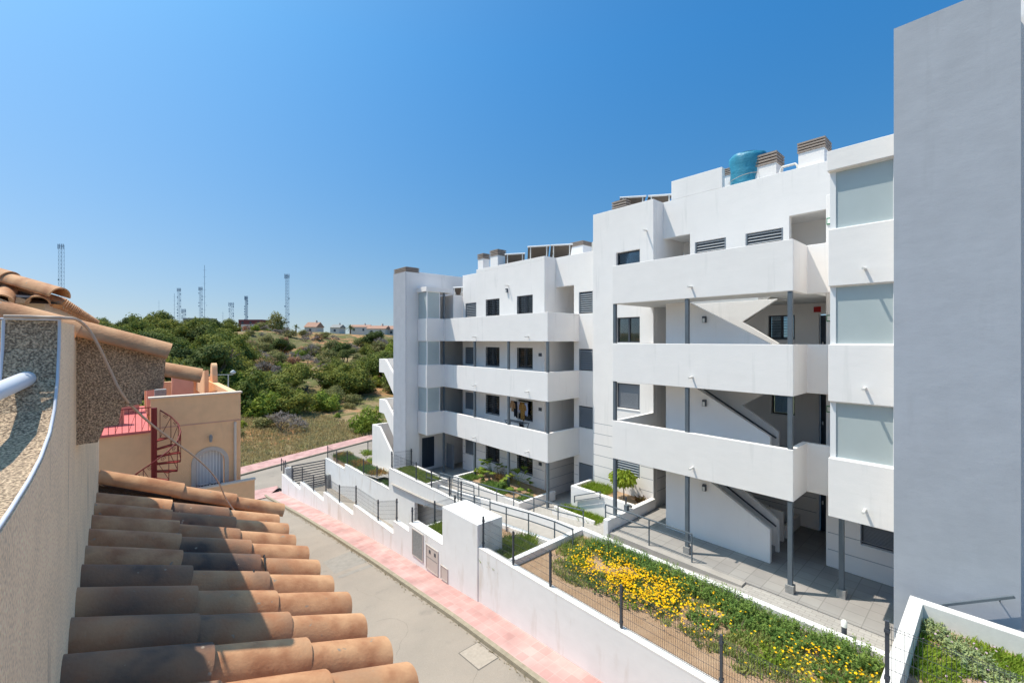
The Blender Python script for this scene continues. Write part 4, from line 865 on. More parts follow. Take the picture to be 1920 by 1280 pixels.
# pebbledashed bracket wall and its coping tiles
def onY(px, py, Y): p = at(px, py, Y=Y); return (p.x, p.z)
YB = 2.38
br_ = [(143, 612), (312, 662), (306, 727), (284, 731), (268, 733), (266, 757), (228, 764), (222, 797), (196, 800), (183, 829), (143, 834)]
MB().prism([(-.6, onY(143, 612, YB)[1]+.22)]+[onY(x, y, YB) for x, y in br_]+[(-.2, onY(143, 834, YB)[1]), (-.2, E-.1), (-.6, E-.1)], 'y', YB, YB+.10).build('bracket_wall', pebble, O, fix=True)
q = MB()
pA, pB_ = at(140, 620, Y=YB+.02), at(311, 664, Y=YB+.02); dA = (pB_-pA); 
roll(q, pA-dA*.35+Vector((0, 0, -.02)), pB_+Vector((0, 0, -.018)), .062, .068, n=16, tint=-.4); q.build('coping_tile', tile, O); q = MB(); roll(q, at(-70, 546, Y=YB+.02)+Vector((0, 0, -.066)), at(144, 603, Y=YB+.02)+Vector((0, 0, -.064)), .066, .070, n=16, tint=-.45); q.build('coping_tile', tile, O); q = MB()
MB().add([], []); cn = MB(); cn.prism([(-.55, E+.20), (.10, E-.075), (.10, E-.13), (-.55, E+.14)], 'y', YB+.10, 3.80); cn.build('canopy_bed', mortar, O, fix=True)
Y4 = 3.92; pC, pD = at(296, 690, Y=Y4), at(372, 700, Y=Y4); roll(q, pC-(pD-pC)*2+Vector((0, 0, -.02)), pD+Vector((0, 0, -.06)), .085, .098, n=16, tint=-.15); q.build('coping_tile', tile, O); q = MB()
# low party wall with its coping at the end of the roof
YL = 4.12
for (x0, x1, tn) in ((-.14, .29, .05), (.27, .63, -.2), (.61, .98, -.25)):
    zc = lambda x: E-.885-.475*(x+.124)
    q = MB(); roll(q, (x0-.03, YL, zc(x0)-.085), (x1, YL, zc(x1)-.088), .072, .084, n=16, tint=tn); q.build('coping_tile', tile, O)
MB().prism([(-.2, 6.02), (.93, 5.50), (.93, 5.30), (-.2, 5.30)], 'y', YL-.05, YL+.06).build('party_wall', mortar, O, fix=True)
q = MB(); 
for i, row in enumerate((5, 6)):
    pass
# cable and cords
cp = [(118, 596, 1.28), (143, 599, 1.50), (163, 614, 1.60), (183, 645, 1.635), (208, 697, 1.69), (228, 737, 1.72), (252, 766, 1.86), (290, 800, 2.25), (330, 830, 2.55), (368, 858, 2.85), (396, 885, 3.08), (412, 908, 3.2), (424, 935, 3.3), (445, 962, 3.32), (485, 985, 3.28), (535, 1003, 3.22)]
def smooth(P_, k=6):
    out = []
    for i in range(len(P_)-1):
        a, b_, c_, d_ = P_[max(i-1, 0)], P_[i], P_[i+1], P_[min(i+2, len(P_)-1)]
        for j in range(k):
            t = j/k; out.append(.5*((2*b_)+(c_-a)*t+(2*a-5*b_+4*c_-d_)*t*t+(3*b_-a-3*c_+d_)*t**3))
    return out+[P_[-1]]
single(MB().tube(smooth([Vector((-.262, 1.86, E+.066)), Vector((-.20, 1.87, E+.067))]+[at(x, y, d=d) for x, y, d in cp]), .0050, 8), 'cable', cable, 'thick beige cable hanging from the parapet across the roof tiles', 'cable')
for row, xx, lab in ((4, .60, 'upper of two thin black cords round the eave tiles'), (3, .50, 'lower of two thin black cords round the eave tiles')):
    Y = 1.913+.24*row; zc = ZC(xx)-.104
    single(MB().tube([(xx+.012*math.sin(a*2), Y+.108*math.cos(a), zc+.108*math.sin(a)) for a in [math.pi*(.05+.9*i/12) for i in range(13)]], .0045, 6), 'cord', blackc, lab, 'cord')
tp = thing('metal_tube', 'white painted metal tube poking out over the pebbledashed parapet', 'tube', at(66, 700, d=1.27))
e0, e1 = at(64, 704, d=1.28), at(-120, 783, d=.86)
MB().tube([e0, e1], [.0215, .0215], 20).build('tube', tube, tp); MB().tube([e0+(e0-e1)*.004, e0+(e0-e1)*.012], [.0175, .017], 14).build('end_rim', anth, tp)

# roof-top room further along, with a hipped tile roof
N = thing('rooftop_room', 'cream rooftop room with a hipped clay tile roof at the far left', 'rooftop room', (-1.5, 9, 5))
MB().box(-3.2, -.60, 6.12, 13.0, 4.5, 7.42).build('wall', cream, N)
q = MB(); EX, EY, EZ = -.49, 5.98, 7.36; PZ = .44
for i in range(14):                                   # eave facing the camera
    x = EX-.14-i*.23
    roll(q, (x, EY+.1+min(.6, .23*i+.1), EZ+PZ*min(.6, .23*i+.1)-.02), (x, EY, EZ-.03), .07, .085, n=10, tint=-.2+.1*(i % 3)); l_ = min(.7, .23*i+.06); roll(q, (x-.115, EY+l_, EZ+PZ*l_), (x-.115, EY-.01, EZ+.02), .07, .07, up=Vector((0, 0, -1)), n=8, tint=-.2)
for i in range(31):                                   # eave running away
    y = EY+.16+i*.23; l_ = min(.8, .23*i+.1)
    roll(q, (EX-l_, y, EZ+PZ*l_-.02), (EX, y, EZ-.03), .07, .085, n=10, tint=-.1+.12*(i % 2)); l_ = min(.7, .23*i+.06); roll(q, (EX-l_, y+.115, EZ+PZ*l_), (EX+.01, y+.115, EZ+.02), .07, .07, up=Vector((0, 0, -1)), n=8, tint=-.2)
for i in range(4):                                    # hip tiles
    a, b_ = .36*i, .36*(i+1)+.06; roll(q, (EX-b_, EY+b_, EZ+.03+PZ*b_), (EX-a, EY+a, EZ+.045+PZ*a), .088, .098, n=14, tint=-.25)
q.build('roof_tiles', tile, N)
q = MB(); q.add([(EX, EY, EZ-.02), (EX, EY+7.1, EZ-.02), (EX-1.5, EY+5.6, EZ-.02+PZ*1.5), (EX-1.5, EY+1.5, EZ-.02+PZ*1.5), (-3.4, EY, EZ-.02), (-3.4, EY+1.5, EZ-.02+PZ*1.5)], [(0, 1, 2, 3), (4, 0, 3, 5)]); q.build('roof_bed', mortar, N)

# ---------------------------------------------------------------- far houses, masts
def far_house(label, px0, px1, ytop, ybase, d, m, rm, roofh=1.6, cat='house'):
    a, b_ = at(px0, ybase, d=d), at(px1, ybase, d=d); z0, z1 = a.z-4, at(px0, ytop, d=d).z; dep = Vector((SS, CC, 0))*9; dv = (b_-a); w_ = dv.length
    h = thing('distant_house', label, cat, tuple((a+b_)/2+dep/2-Vector((0, 0, 3))))
    q = MB(); P4 = [a, b_, b_+dep, a+dep]; q.add([(p.x, p.y, z) for z in (z0, z1) for p in P4], [(0, 1, 5, 4), (1, 2, 6, 5), (2, 3, 7, 6), (3, 0, 4, 7), (4, 5, 6, 7)]); wo = q.build('wall', m, h)
    if roofh:
        c1, c2 = (a+a+dep)/2, (b_+b_+dep)/2; e = dv.normalized()*.4; dd = dep.normalized()*.4; q = MB()
        q.add([(*(a-e-dd).xy, z1+.03), (*(b_+e-dd).xy, z1+.03), (*(b_+dep+e+dd).xy, z1+.03), (*(a+dep-e+dd).xy, z1+.03), (*(c1-e).xy, z1+roofh), (*(c2+e).xy, z1+roofh)], [(0, 1, 5, 4), (2, 3, 4, 5), (1, 2, 5), (3, 0, 4), (0, 3, 2, 1)]); q.build('roof', rm, h)
        ch = MB(); p = a.lerp(b_, .7)+dep*.5; ch.box(p.x-.4, p.x+.4, p.y-.4, p.y+.4, z1+.5, z1+roofh+.9); ch.build('chimney', whitep, h)
    n = max(1, int(w_/4)); 
    for i in range(n):
        p = a+dv*((i+.5)/n); u = dv.normalized(); q = MB(); nrm = -dep.normalized()*.03; c_ = [(p+u*s_*.55+nrm, zz) for zz in (z1-2.3, z1-.9) for s_ in (-1, 1)]
        q.add([(v.x, v.y, zz) for v, zz in c_], [(0, 1, 3, 2)]); q.build('window', anth, h)
    return h
far_house('distant white house with a terracotta roof at the right end of the ridge', 688, 722, 616, 627, 210, whitep, roofm)
far_house('distant low terracotta roofed house beside the slim grey tower', 722, 745, 617, 630, 215, whitep, roofm, 1.8)
far_house('distant pale gabled house between the palm and the ridge bushes', 571, 592, 613, 624, 215, whitep, roofm, 2.6)
far_house('distant grey roofed house left of the ridge palm', 619, 636, 614, 622, 240, whitep, concr, 1.8)
far_house('long dark red flat building among the masts on the ridge', 447, 492, 599, 608, 230, redh, roofm, 0, 'building')
far_house('pale low flat building below the dark red one', 452, 492, 608, 614, 200, whitep, roofm, 0, 'building')
far_house('long grey flat roof behind the ridge pines', 343, 388, 596, 606, 260, concr, roofm, 0, 'building')
far_house('distant white row of houses behind the ridge palm', 655, 690, 613, 622, 260, whitep, roofm, 1.5)
def mast_(px, yt, yb, wpx, d, label, style, r=.09):
    p = at(px, yb, d=d); zt = at(px, yt, d=d).z; zb = 8.0; w_ = wpx*d/CF; o = thing('radio_mast', label, 'radio mast', (p.x, p.y, zb), None)
    q = MB(); rg = Vector((CC, -SS, 0)); fw = Vector((SS, CC, 0)); hh = zt-zb; c0_ = Vector((p.x, p.y, 0)); r *= .55
    if style == 'pole':
        q.bar(c0_+Vector((0, 0, zb)), c0_+Vector((0, 0, zt)), r*2)
        z = zb+hh*.3
        while z < zt-.5: q.bar(c0_+rg*w_*.5+Vector((0, 0, z)), c0_-rg*w_*.5+Vector((0, 0, z)), r*.8); z += hh*.09
        q.build('lattice', mast, o)
    else:
        C4 = [c0_+rg*w_/2*a+fw*w_/2*b_ for a, b_ in ((-1, -1), (1, -1), (1, 1), (-1, 1))]
        for c_ in C4: q.bar(c_+Vector((0, 0, zb)), c_+Vector((0, 0, zt)), r*1.6)
        n = max(4, int(hh/(w_*1.3)))
        for i in range(n):
            z0_, z1_ = zb+hh*i/n, zb+hh*(i+1)/n
            for j in range(4):
                a, b_ = C4[j], C4[(j+1) % 4]; q.bar(a+Vector((0, 0, z0_)), b_+Vector((0, 0, z1_)), r*.8); q.bar(a+Vector((0, 0, z1_)), b_+Vector((0, 0, z1_)), r*.8)
        q.build('lattice', mast, o)
    rn = random.Random(int(px)); 
    nd = {'pole': 2, 'lat': 3, 'head': 4, 'dish': 8}[style]
    for i in range(nd):
        z = zb+hh*(.45+.5*i/nd) if style != 'head' else zb+hh*(.25+.5*i/nd); s_ = rn.choice((-1, 1)); c_ = c0_+rg*s_*(w_*.6+.3)+Vector((0, 0, z)); dd = MB(); e_ = .38 if style != 'pole' else .2
        dd.tube([c_-fw*.3, c_-fw*.1, c_+fw*.15], [e_*1.1, e_, e_*.3], 10); dd.build('dish_antenna', mast, o)
    if style in ('head', 'dish'):
        hd = MB()
        for a in (-1, -.35, .35, 1): 
            c_ = c0_+rg*w_*a*.9-fw*.4; hd.bar(c_+Vector((0, 0, zt-2.2)), c_+Vector((0, 0, zt+.4)), .45, .25)
        hd.bar(c0_-rg*w_+Vector((0, 0, zt-.8)), c0_+rg*w_+Vector((0, 0, zt-.8)), .25); hd.build('panel_antenna', mast, o)
mast_(115, 459, 600, 5.5, 230, 'tall lattice mast with a boxy head platform at the far left of the skyline', 'head', .11)
mast_(298, 563, 600, 5, 330, 'faint thin mast, first of the ridge group from the left', 'pole', .08)
mast_(327, 550, 600, 5, 320, 'thin mast with short cross bars left of the dish mast', 'pole', .14)
mast_(336, 541, 600, 3.5, 310, 'slender lattice mast with a crown of dishes near two thin neighbours', 'dish', .10)
mast_(345, 580, 600, 4, 300, 'stubby mast crowded with dishes left of the tall pair', 'dish', .12)
mast_(376.5, 539, 600, 3.5, 300, 'lattice mast hung with dishes just left of the tallest ridge pole', 'dish', .10)
mast_(383.5, 497, 600, 6, 310, 'tallest slim pole mast in the middle of the ridge', 'pole', .2)
mast_(418, 584, 600, 5, 330, 'very short pair of aerials right of the tallest pole', 'pole', .12)
mast_(434, 568, 600, 5, 290, 'squat mast bristling with panels in mid ridge', 'dish', .11)
mast_(462, 556, 603, 3, 280, 'dark mast above the dark red building', 'dish', .17)
mast_(538.5, 515, 605, 4.5, 240, 'tall lattice mast with three panel heads behind the leafy ridge tree', 'head', .11)

# ---------------------------------------------------------------- vegetation
def leaves(mb, lobes, n, size, rn, flat=.5, upb=.3, ragged=.25, shell=.6):
    tot = sum(l[3]*l[4]*l[5] for l in lobes)**1
    for (cx, cy, cz, rx, ry, rz) in lobes:
        m = int(n*(rx*ry*rz)/tot)+1
        for _ in range(m):
            v = Vector((rn.gauss(0, 1), rn.gauss(0, 1), rn.gauss(0, 1))).normalized()
            if v.z < -.35: v.z *= .5
            r = (shell+(1-shell)*rn.random())*(1+ragged*rn.gauss(0, .5)); c = Vector((cx+v.x*rx*r, cy+v.y*ry*r, cz+v.z*rz*r))
            nn = (v+Vector((rn.uniform(-1, 1), rn.uniform(-1, 1), rn.uniform(-.6, 1)+upb))*.9).normalized(); t = nn.orthogonal().normalized(); t = Matrix.Rotation(rn.random()*6.28, 3, nn) @ t; b_ = nn.cross(t)
            s1 = size*rn.uniform(.6, 1.4); s2 = s1*flat
            mb.add([c-t*s1, c-b_*s2+t*s1*.1, c+t*s1, c+b_*s2], [(0, 1, 2, 3)])
def limb(mb, p, d, L_, r, rn, depth, tips):
    q = p+d*L_; mid = p.lerp(q, .5)+Vector((rn.uniform(-.1, .1), rn.uniform(-.1, .1), 0))*L_; mb.tube([p, mid, q], [r, r*.8, r*.6], 6, False)
    if depth == 0: tips.append(q); return
    for _ in range(rn.choice((2, 3))):
        dn = (d+Vector((rn.uniform(-1, 1), rn.uniform(-1, 1), rn.uniform(-.2, .5)))*.75).normalized(); limb(mb, q, dn, L_*rn.uniform(.6, .8), r*.6, rn, depth-1, tips)
PROTO = {}
def proto(key, name, label, cat, group, lm, seed, kind='bush', H_=3, Wd=4, n=1500, size=.22, flat=.5):
    rn = random.Random(seed); root = thing(name, label, cat, (0, 0, 0), group); lobes = []
    tr = MB(); tips = []
    th = H_*(.35 if kind == 'tree' else .12)
    if kind == 'dead':
        for _ in range(9):
            d = Vector((rn.uniform(-1, 1), rn.uniform(-1, 1), rn.uniform(.3, 1.1))).normalized(); limb(tr, Vector((0, 0, 0)), d, H_*.38, .05, rn, 2, tips)
        cr = MB()
        for t_ in tips:
            for _ in range(16):
                d = Vector((rn.gauss(0, 1), rn.gauss(0, 1), rn.gauss(.5, .8))).normalized(); cr.bar(t_, t_+d*rn.uniform(.2, .6)*H_*.3, .022)
        cr.build('twigs', lm, root); tr.build('trunk', bark, root)
    else:
        nl = 13
        for i in range(3 if kind != 'tree' else 2):
            d = Vector((rn.uniform(-.4, .4), rn.uniform(-.4, .4), 1)).normalized(); limb(tr, Vector((rn.uniform(-.1, .1), rn.uniform(-.1, .1), -.3)), d, th+.3, .05*H_*.5, rn, 1 if kind != 'tree' else 2, tips)
        for i in range(nl):
            a = rn.uniform(0, 6.28); rr = Wd/2*math.sqrt(rn.random())*.70
            z = H_*(rn.uniform(.10, .82) if kind == 'bush' else rn.uniform(.42, .85) if kind == 'tree' else rn.uniform(.55, .82))*(1-.50*(rr/(Wd/2))**2)
            s_ = Wd*rn.uniform(.15, .25); lobes.append((rr*math.cos(a), rr*math.sin(a), z, s_, s_, s_*.85))
        cr = MB(); leaves(cr, lobes, n, size, rn, flat); cr.build('crown', lm, root); tr.build('trunk', bark, root)
    PROTO[key] = [root, False]
def place(key, x, y, s, rz, label=None, sz=None, z=None):
    root, used = PROTO[key]; z = terr_h(x, y)-.1 if z is None else z; sc = (s, s, s*(sz or 1))
    if not used:
        root.location = (x, y, z); root.rotation_euler = (0, 0, rz); root.scale = sc; PROTO[key][1] = True
        if label: root['label'] = label
        return root
    return copy_tree(root, (x, y, z), rz, sc, label)
GH = 'bushes and small trees covering the dry hillside'
specs = {
 'pine1': ('pine_tree', 'rounded dark pine with yellow green tips among the pines of the hillside', 'pine tree', pinel, 11, 'bush', 5, 6.5, 3800, .19),
 'pine2': ('pine_tree', 'broad spreading dark pine of the hillside thicket', 'pine tree', pinel, 12, 'umbrella', 5.5, 7, 3800, .19),
 'pine3': ('pine_tree', 'dense dark green pine of the hillside thicket', 'pine tree', drkl, 13, 'tree', 6, 6.5, 3800, .19),
 'ol1': ('olive_bush', 'grey green bush on the dry hillside', 'bush', oliv, 21, 'bush', 3, 4.5, 2200, .15),
 'ol2': ('olive_bush', 'low grey green bush spreading over the dry slope', 'bush', oliv, 22, 'bush', 2, 4, 1600, .14),
 'br1': ('green_bush', 'bright green bush on the dry hillside', 'bush', brightl, 31, 'bush', 2.6, 4, 2000, .15),
 'br2': ('green_bush', 'small bright green shrub in the dry grass', 'bush', brightl, 32, 'bush', 1.3, 2, 900, .10),
 'bw1': ('dry_bush', 'withered brown bush on the dry hillside', 'bush', brownl, 41, 'bush', 2.6, 4, 1500, .14),
 'dd1': ('bare_bush', 'leafless grey bush on the dry hillside', 'bush', deadm, 51, 'dead', 2.8, 4, 0, 0),
 'dd2': ('bare_bush', 'low leafless grey shrub in the dry grass', 'bush', deadm, 52, 'dead', 1.8, 3, 0, 0)}
for k_, (nm, lb, ct, lm, sd, kd, hh, wd_, n_, sz_) in specs.items(): proto(k_, nm, lb, ct, GH, lm, sd, kd, hh, wd_, n_, sz_)
rv = random.Random(19); cnt = 0
def ok_px(x, y):
    r = CC*x-SS*y; f_ = SS*x+CC*y; return 960+CF*r/f_
placed = []
tries = 0
while cnt < 288 and tries < 40000:
    tries += 1
    px = rv.uniform(168, 765); s = 9+rv.random()**1.1*112; r_ = (px-960)/CF; dx = CC*r_+SS; dy = -SS*r_+CC
    # distance at which the ray reaches s
    den = dx*RN.x+dy*RN.y; kk = (s+RP.x*RN.x+RP.y*RN.y)/den; x, y = kk*dx, kk*dy
    if kk > 170: continue
    t = (x-RP.x)*RE.x+(y-RP.y)*RE.y
    dry = s < 17 and px > 430
    if dry and rv.random() < .80: continue
    left = px < 470
    if 56 < s < 97 and 470 < px < 690 and rv.random() < .35: continue
    if 60 < s < 95 and math.sin(x*.16)+math.sin(y*.21+1) > .75 and px > 470: continue
    if s < 60 and rv.random() < .25 and not dry: s = s
    c_ = rv.random()
    if dry: key = rv.choice(('br2', 'dd2', 'ol2', 'br2'))
    elif left and s > 25: key = 'pine1' if c_ < .42 else 'pine3' if c_ < .6 else 'pine2' if c_ < .80 else 'ol1' if c_ < .9 else 'br1'
    elif s < 52: key = 'pine1' if c_ < .35 else 'pine2' if c_ < .5 else 'ol1' if c_ < .64 else 'br1' if c_ < .84 else 'dd1' if c_ < .92 else 'ol2'
    else: key = 'pine1' if c_ < .14 else 'pine3' if c_ < .24 else 'ol1' if c_ < .50 else 'br1' if c_ < .58 else 'dd1' if c_ < .76 else 'bw1' if c_ < .83 else 'ol2'
    big = {'pine1': 2.7, 'pine2': 2.9, 'pine3': 2.7, 'ol1': 1.8, 'ol2': 1.4, 'br1': 1.6, 'br2': .8, 'bw1': 1.6, 'dd1': 1.5, 'dd2': 1.0}[key]
    if any((x-a)**2+(y-b_)**2 < (.58*(big+c2))**2 for a, b_, c2 in placed): continue
    placed.append((x, y, big)); open_ = 455 < px < 700 and s > 38
    if open_ and rv.random() < .62: key = rv.choice(('ol2', 'dd1', 'bw1', 'ol1', 'dd2', 'br2', 'dd1', 'ol2'))
    sc = rv.uniform(.65, 1.2)*(.85 if dry else .95 if s > 96 else 1.26 if open_ else 1.3)
    wh = 'left of the spiral stair' if px < 260 else 'over the spiral stair' if px < 340 else 'over the arched window' if px < 440 else 'below the dark red building' if px < 500 else 'below the leafy ridge tree' if px < 560 else 'below the gabled house' if px < 620 else 'below the ridge palm' if px < 690 else 'near the slim grey tower'
    ht = 'by the far sidewalk' if s < 26 else 'low on the slope' if s < 42 else 'below mid slope' if s < 58 else 'above mid slope' if s < 76 else 'high on the slope' if s < 96 else 'on the ridge'
    szw = 'small' if sc < 1.15 else 'large' if sc > 1.42 else 'medium'
    kw = {'pine1': 'yellow green pine', 'pine2': 'broad spreading pine', 'pine3': 'dark green pine', 'ol1': 'grey green bush', 'ol2': 'low grey green bush', 'br1': 'bright green bush', 'br2': 'bright green shrub', 'bw1': 'withered brown bush', 'dd1': 'leafless grey bush', 'dd2': 'leafless grey shrub'}[key]
    place(key, x, y, sc, rv.uniform(0, 6.28), szw+' '+kw+' '+ht+', '+wh, rv.uniform(.85, 1.15)); cnt += 1
print('bushes', cnt, tries)
# individually recognisable plants of the hillside
def placepx(key, px, d, s, label, sz=None):
    r_ = (px-960)/CF; x, y = d*(CC*r_+SS), d*(-SS*r_+CC); return place(key, x, y, s, px*.1, label, sz)
placepx('br1', 690, 56, 1.15, 'round bright green bush beside the white stair parapets', 1.3)
placepx('dd1', 528, 54, 1.25, 'large leafless grey bush above the far sidewalk', .8)
placepx('bw1', 500, 92, 1.5, 'large reddish brown withered bush high on the slope', 1.1)
placepx('dd1', 560, 84, 1.5, 'wide leafless grey thicket below the ochre bank', .8)
placepx('pine1', 500, 215, 1.15, 'dark tree just right of the dark red building on the ridge', 1.5)
placepx('ol1', 523, 200, 2.3, 'tall leafy tree in front of the right lattice mast on the ridge', 1.6)
for px, d, s_, lb in ((555, 205, 1, 'small palm between the leafy ridge tree and the gabled house'), (657, 200, 1.15, 'palm standing on the ridge above the bushes')):
    r_ = (px-960)/CF; x, y = d*(CC*r_+SS), d*(-SS*r_+CC); z0 = 8.5; o = thing('palm_tree', lb, 'palm tree', (x, y, z0)); top = 13.2 if px < 600 else 12.8
    MB().tube([(x, y, z0), (x, y, top)], .3, 8).build('trunk', bark, o); q = MB(); rn = random.Random(px)
    for i in range(46):
        a = rn.uniform(0, 6.28); e = rn.uniform(-.3, 1.2); L_ = rn.uniform(2.0, 2.9)*s_; pr_ = None
        for j in range(6):
            t_ = j/5; p = Vector((x+math.cos(a)*L_*t_*math.cos(e), y+math.sin(a)*L_*t_*math.cos(e), top+L_*t_*math.sin(e)-t_*t_*1.3))
            if pr_ is not None: sd = Vector((-math.sin(a), math.cos(a), 0))*.22*(1-t_*.6); q.add([pr_-sd, pr_+sd, p+sd*.8, p-sd*.8], [(0, 1, 2, 3)])
            pr_ = p
    q.build('crown', drkl, o)
# dry grass tufts near the road
def tufts(name, region, n, h, m, label, cat, zf, rn, wd=.02, lean=.5, blades=6, spread=.12, mask=None, col=None):
    mb = MB()
    for _ in range(n):
        x, y = region(rn)
        if mask and not mask(x, y): continue
        z = zf(x, y); 
        for _ in range(blades):
            a = rn.uniform(0, 6.28); px_, py_ = x+rn.uniform(-spread, spread), y+rn.uniform(-spread, spread); hh = h*rn.uniform(.5, 1.3); l_ = lean*hh*rn.random(); w_ = wd*rn.uniform(.6, 1.4)
            ux, uy = -math.sin(a)*w_, math.cos(a)*w_; tx, ty = px_+math.cos(a)*l_, py_+math.sin(a)*l_
            mb.add([(px_-ux, py_-uy, z), (px_+ux, py_+uy, z), (px_+(tx-px_)*.5+ux*.8, py_+(ty-py_)*.5+uy*.8, z+hh*.6), (tx, ty, z+hh)], [(0, 1, 2, 3)])
    o = mb.build(name, m); return tag(o, label, cat, None, 'stuff')
rn = random.Random(5)
def reg_s(t0, t1, s0, s1):
    def f(rn): t, s = rn.uniform(t0, t1), rn.uniform(s0, s1); return rp(t, s)
    return f
tufts('dry_grass', reg_s(-14, 20, 0.3, 24), 8000, .36, drygr, 'dry yellow grass on the slope beyond the far sidewalk', 'grass', lambda x, y: terr_h(x, y)-.05, rn, .05, .7, 5, .4)
tufts('scrub_grass', reg_s(-50, 30, 20, 100), 6500, .55, mat('scrub_blades', (.17, .165, .07), .9, col2=(.30, .24, .12), vscale=.3), 'tall dry scrub grass between the hillside bushes', 'grass', lambda x, y: terr_h(x, y)-.05, rn, .09, .8, 5, .6)
# ---- planted beds
rn = random.Random(8)
def rect(x0, x1, y0, y1): return lambda r: (r.uniform(x0, x1), r.uniform(y0, y1))
def fl_mask(x, y): return (x > 10.0 + .35*math.sin(y*1.3)-(.25 if 5.5 < y < 8 else 0)) and math.sin(x*3.1+y*1.7)+math.sin(y*2.3-x*1.2)+.6*math.sin(x*9+y*7) > -.35
tufts('flower_greenery', rect(9.6, 12.3, 1.4, 10.0), 3400, .15, mat('green_leaflets', (.17, .25, .05), .8, col2=(.34, .36, .11), vscale=3.5, trans=.25), 'low green ground cover in the bed of yellow flowers', 'ground cover', lambda x, y: -.12, rn, .012, 1.0, 7, .09, fl_mask)
mb = MB()
def bloom(mb, x, y, z, r, rn):
    nn = Vector((rn.gauss(0, .4), rn.gauss(0, .4), 1)).normalized(); t = nn.orthogonal().normalized(); b_ = nn.cross(t); c = Vector((x, y, z)); a0 = rn.random()*6
    for i in range(5):
        a = a0+i*1.2566; d = t*math.cos(a)+b_*math.sin(a); e = t*math.cos(a+1.57)+b_*math.sin(a+1.57); mb.add([c, c+d*r*.6+e*r*.35+nn*r*.15, c+d*r, c+d*r*.6-e*r*.35+nn*r*.15], [(0, 1, 2, 3)])
fc = 0
for _ in range(12000):
    y = rn.uniform(1.4, 9.4); x = rn.uniform(9.7, 12.0)
    dens = math.exp(-((x-10.75)/.75)**2-((y-7.0)/1.4)**2)*1.25+math.exp(-((x-10.9)/.6)**2-((y-2.3)/.9)**2)*.22+.008
    if math.sin(x*5+y*3)+math.sin(y*4.3-x*2.2) < -.9: dens *= .25
    if rn.random() < dens*.9: bloom(mb, x, y, rn.uniform(.10, .26), rn.uniform(.020, .034), rn); fc += 1
tag(mb.build('yellow_flowers', flow), 'carpet of small yellow flowers in the long bed', 'flowers', None, 'stuff')
def shrub(name, label, cat, x, y, z, r, h, lm, n, size, seed, group=None, flat=.35, stem=True, upright=False):
    rn = random.Random(seed); o = thing(name, label, cat, (x, y, z), group); q = MB()
    if upright:
        for _ in range(n):
            a = rn.uniform(0, 6.28); rr = r*math.sqrt(rn.random()); p = Vector((x+rr*math.cos(a), y+rr*math.sin(a), z)); d = Vector((math.cos(a)*rr/r*.5+rn.gauss(0, .2), math.sin(a)*rr/r*.5+rn.gauss(0, .2), 1)).normalized(); L_ = h*rn.uniform(.55, 1.05)*(1-.35*(rr/r)**2)
            for j in range(7):
                c = p+d*L_*(.25+.75*j/6)
                for s_ in range(2):
                    e = Vector((rn.gauss(0, 1), rn.gauss(0, 1), rn.uniform(.1, 1.0))).normalized(); w_ = e.cross(d).normalized()*size*.22; q.add([c-w_, c+e*size*.5-w_*.6, c+e*size, c+w_], [(0, 1, 2, 3)])
    else:
        lob = [(x+rn.uniform(-.45, .45)*r, y+rn.uniform(-.45, .45)*r, z+h*rn.uniform(.4, .72), r*.5, r*.5, h*.30) for _ in range(7)]; leaves(q, lob, n, size, rn, flat)
    q.build('foliage', lm, o)
    if stem:
        t_ = MB()
        for _ in range(5): a = rn.uniform(0, 6.28); t_.tube([(x, y, z-.05), (x+math.cos(a)*r*.25, y+math.sin(a)*r*.25, z+h*.35), (x+math.cos(a)*r*.4, y+math.sin(a)*r*.4, z+h*.65)], [.014, .01, .006], 6, False)
        t_.build('stem', bark, o)
    return o
ORD = ['first', 'second', 'third', 'fourth', 'fifth', 'sixth', 'seventh', 'eighth', 'ninth', 'tenth', 'eleventh', 'twelfth', 'thirteenth', 'fourteenth', 'fifteenth']
RG = 'row of rosemary bushes along the path side of the flower bed'
for i in range(15):
    y = 9.1-i*.50+rn.uniform(-.1, .1); x = 12.02+rn.uniform(-.12, .1)-(.1 if i > 9 else 0); r = rn.uniform(.30, .42)
    if i == 0: lb = 'small upright bush at the far inner corner of the flower bed'; r = .22
    elif i == 14: lb = 'nearest rosemary bush of the row beside the bollard light path'
    else: lb = ORD[14-i]+' rosemary bush along the white bed kerb, counted from the bollard light end'
    shrub('rosemary_bush', lb, 'bush', x, y, -.12, r, rn.uniform(.38, .55), rosem, 190 if r > .25 else 80, .055, 60+i, RG, upright=True)
BG = 'low green bushes among the yellow flowers'
FB = ((11.3, 9.3, .3), (10.6, 8.9, .35), (11.6, 8.2, .32), (11.3, 4.3, .38), (10.7, 3.4, .4), (11.5, 3.4, .4), (11.2, 2.3, .42), (10.3, 2.3, .35), (10.9, 5.0, .35), (10.9, 7.3, .5), (10.3, 6.7, .5), (10.8, 6.1, .5), (10.2, 7.6, .4))
for i, (x, y, r) in enumerate(FB):
    shrub('flowering_bush', 'low feathery bush among the yellow flowers, '+ORD[sorted(FB, key=lambda v: -v[1]).index((x, y, r))]+' from the far corner of the bed', 'bush', x, y, -.12, r, rn.uniform(.2, .32), limel if i % 3 == 1 else rosem, 130, .05, 90+i, BG, upright=True)
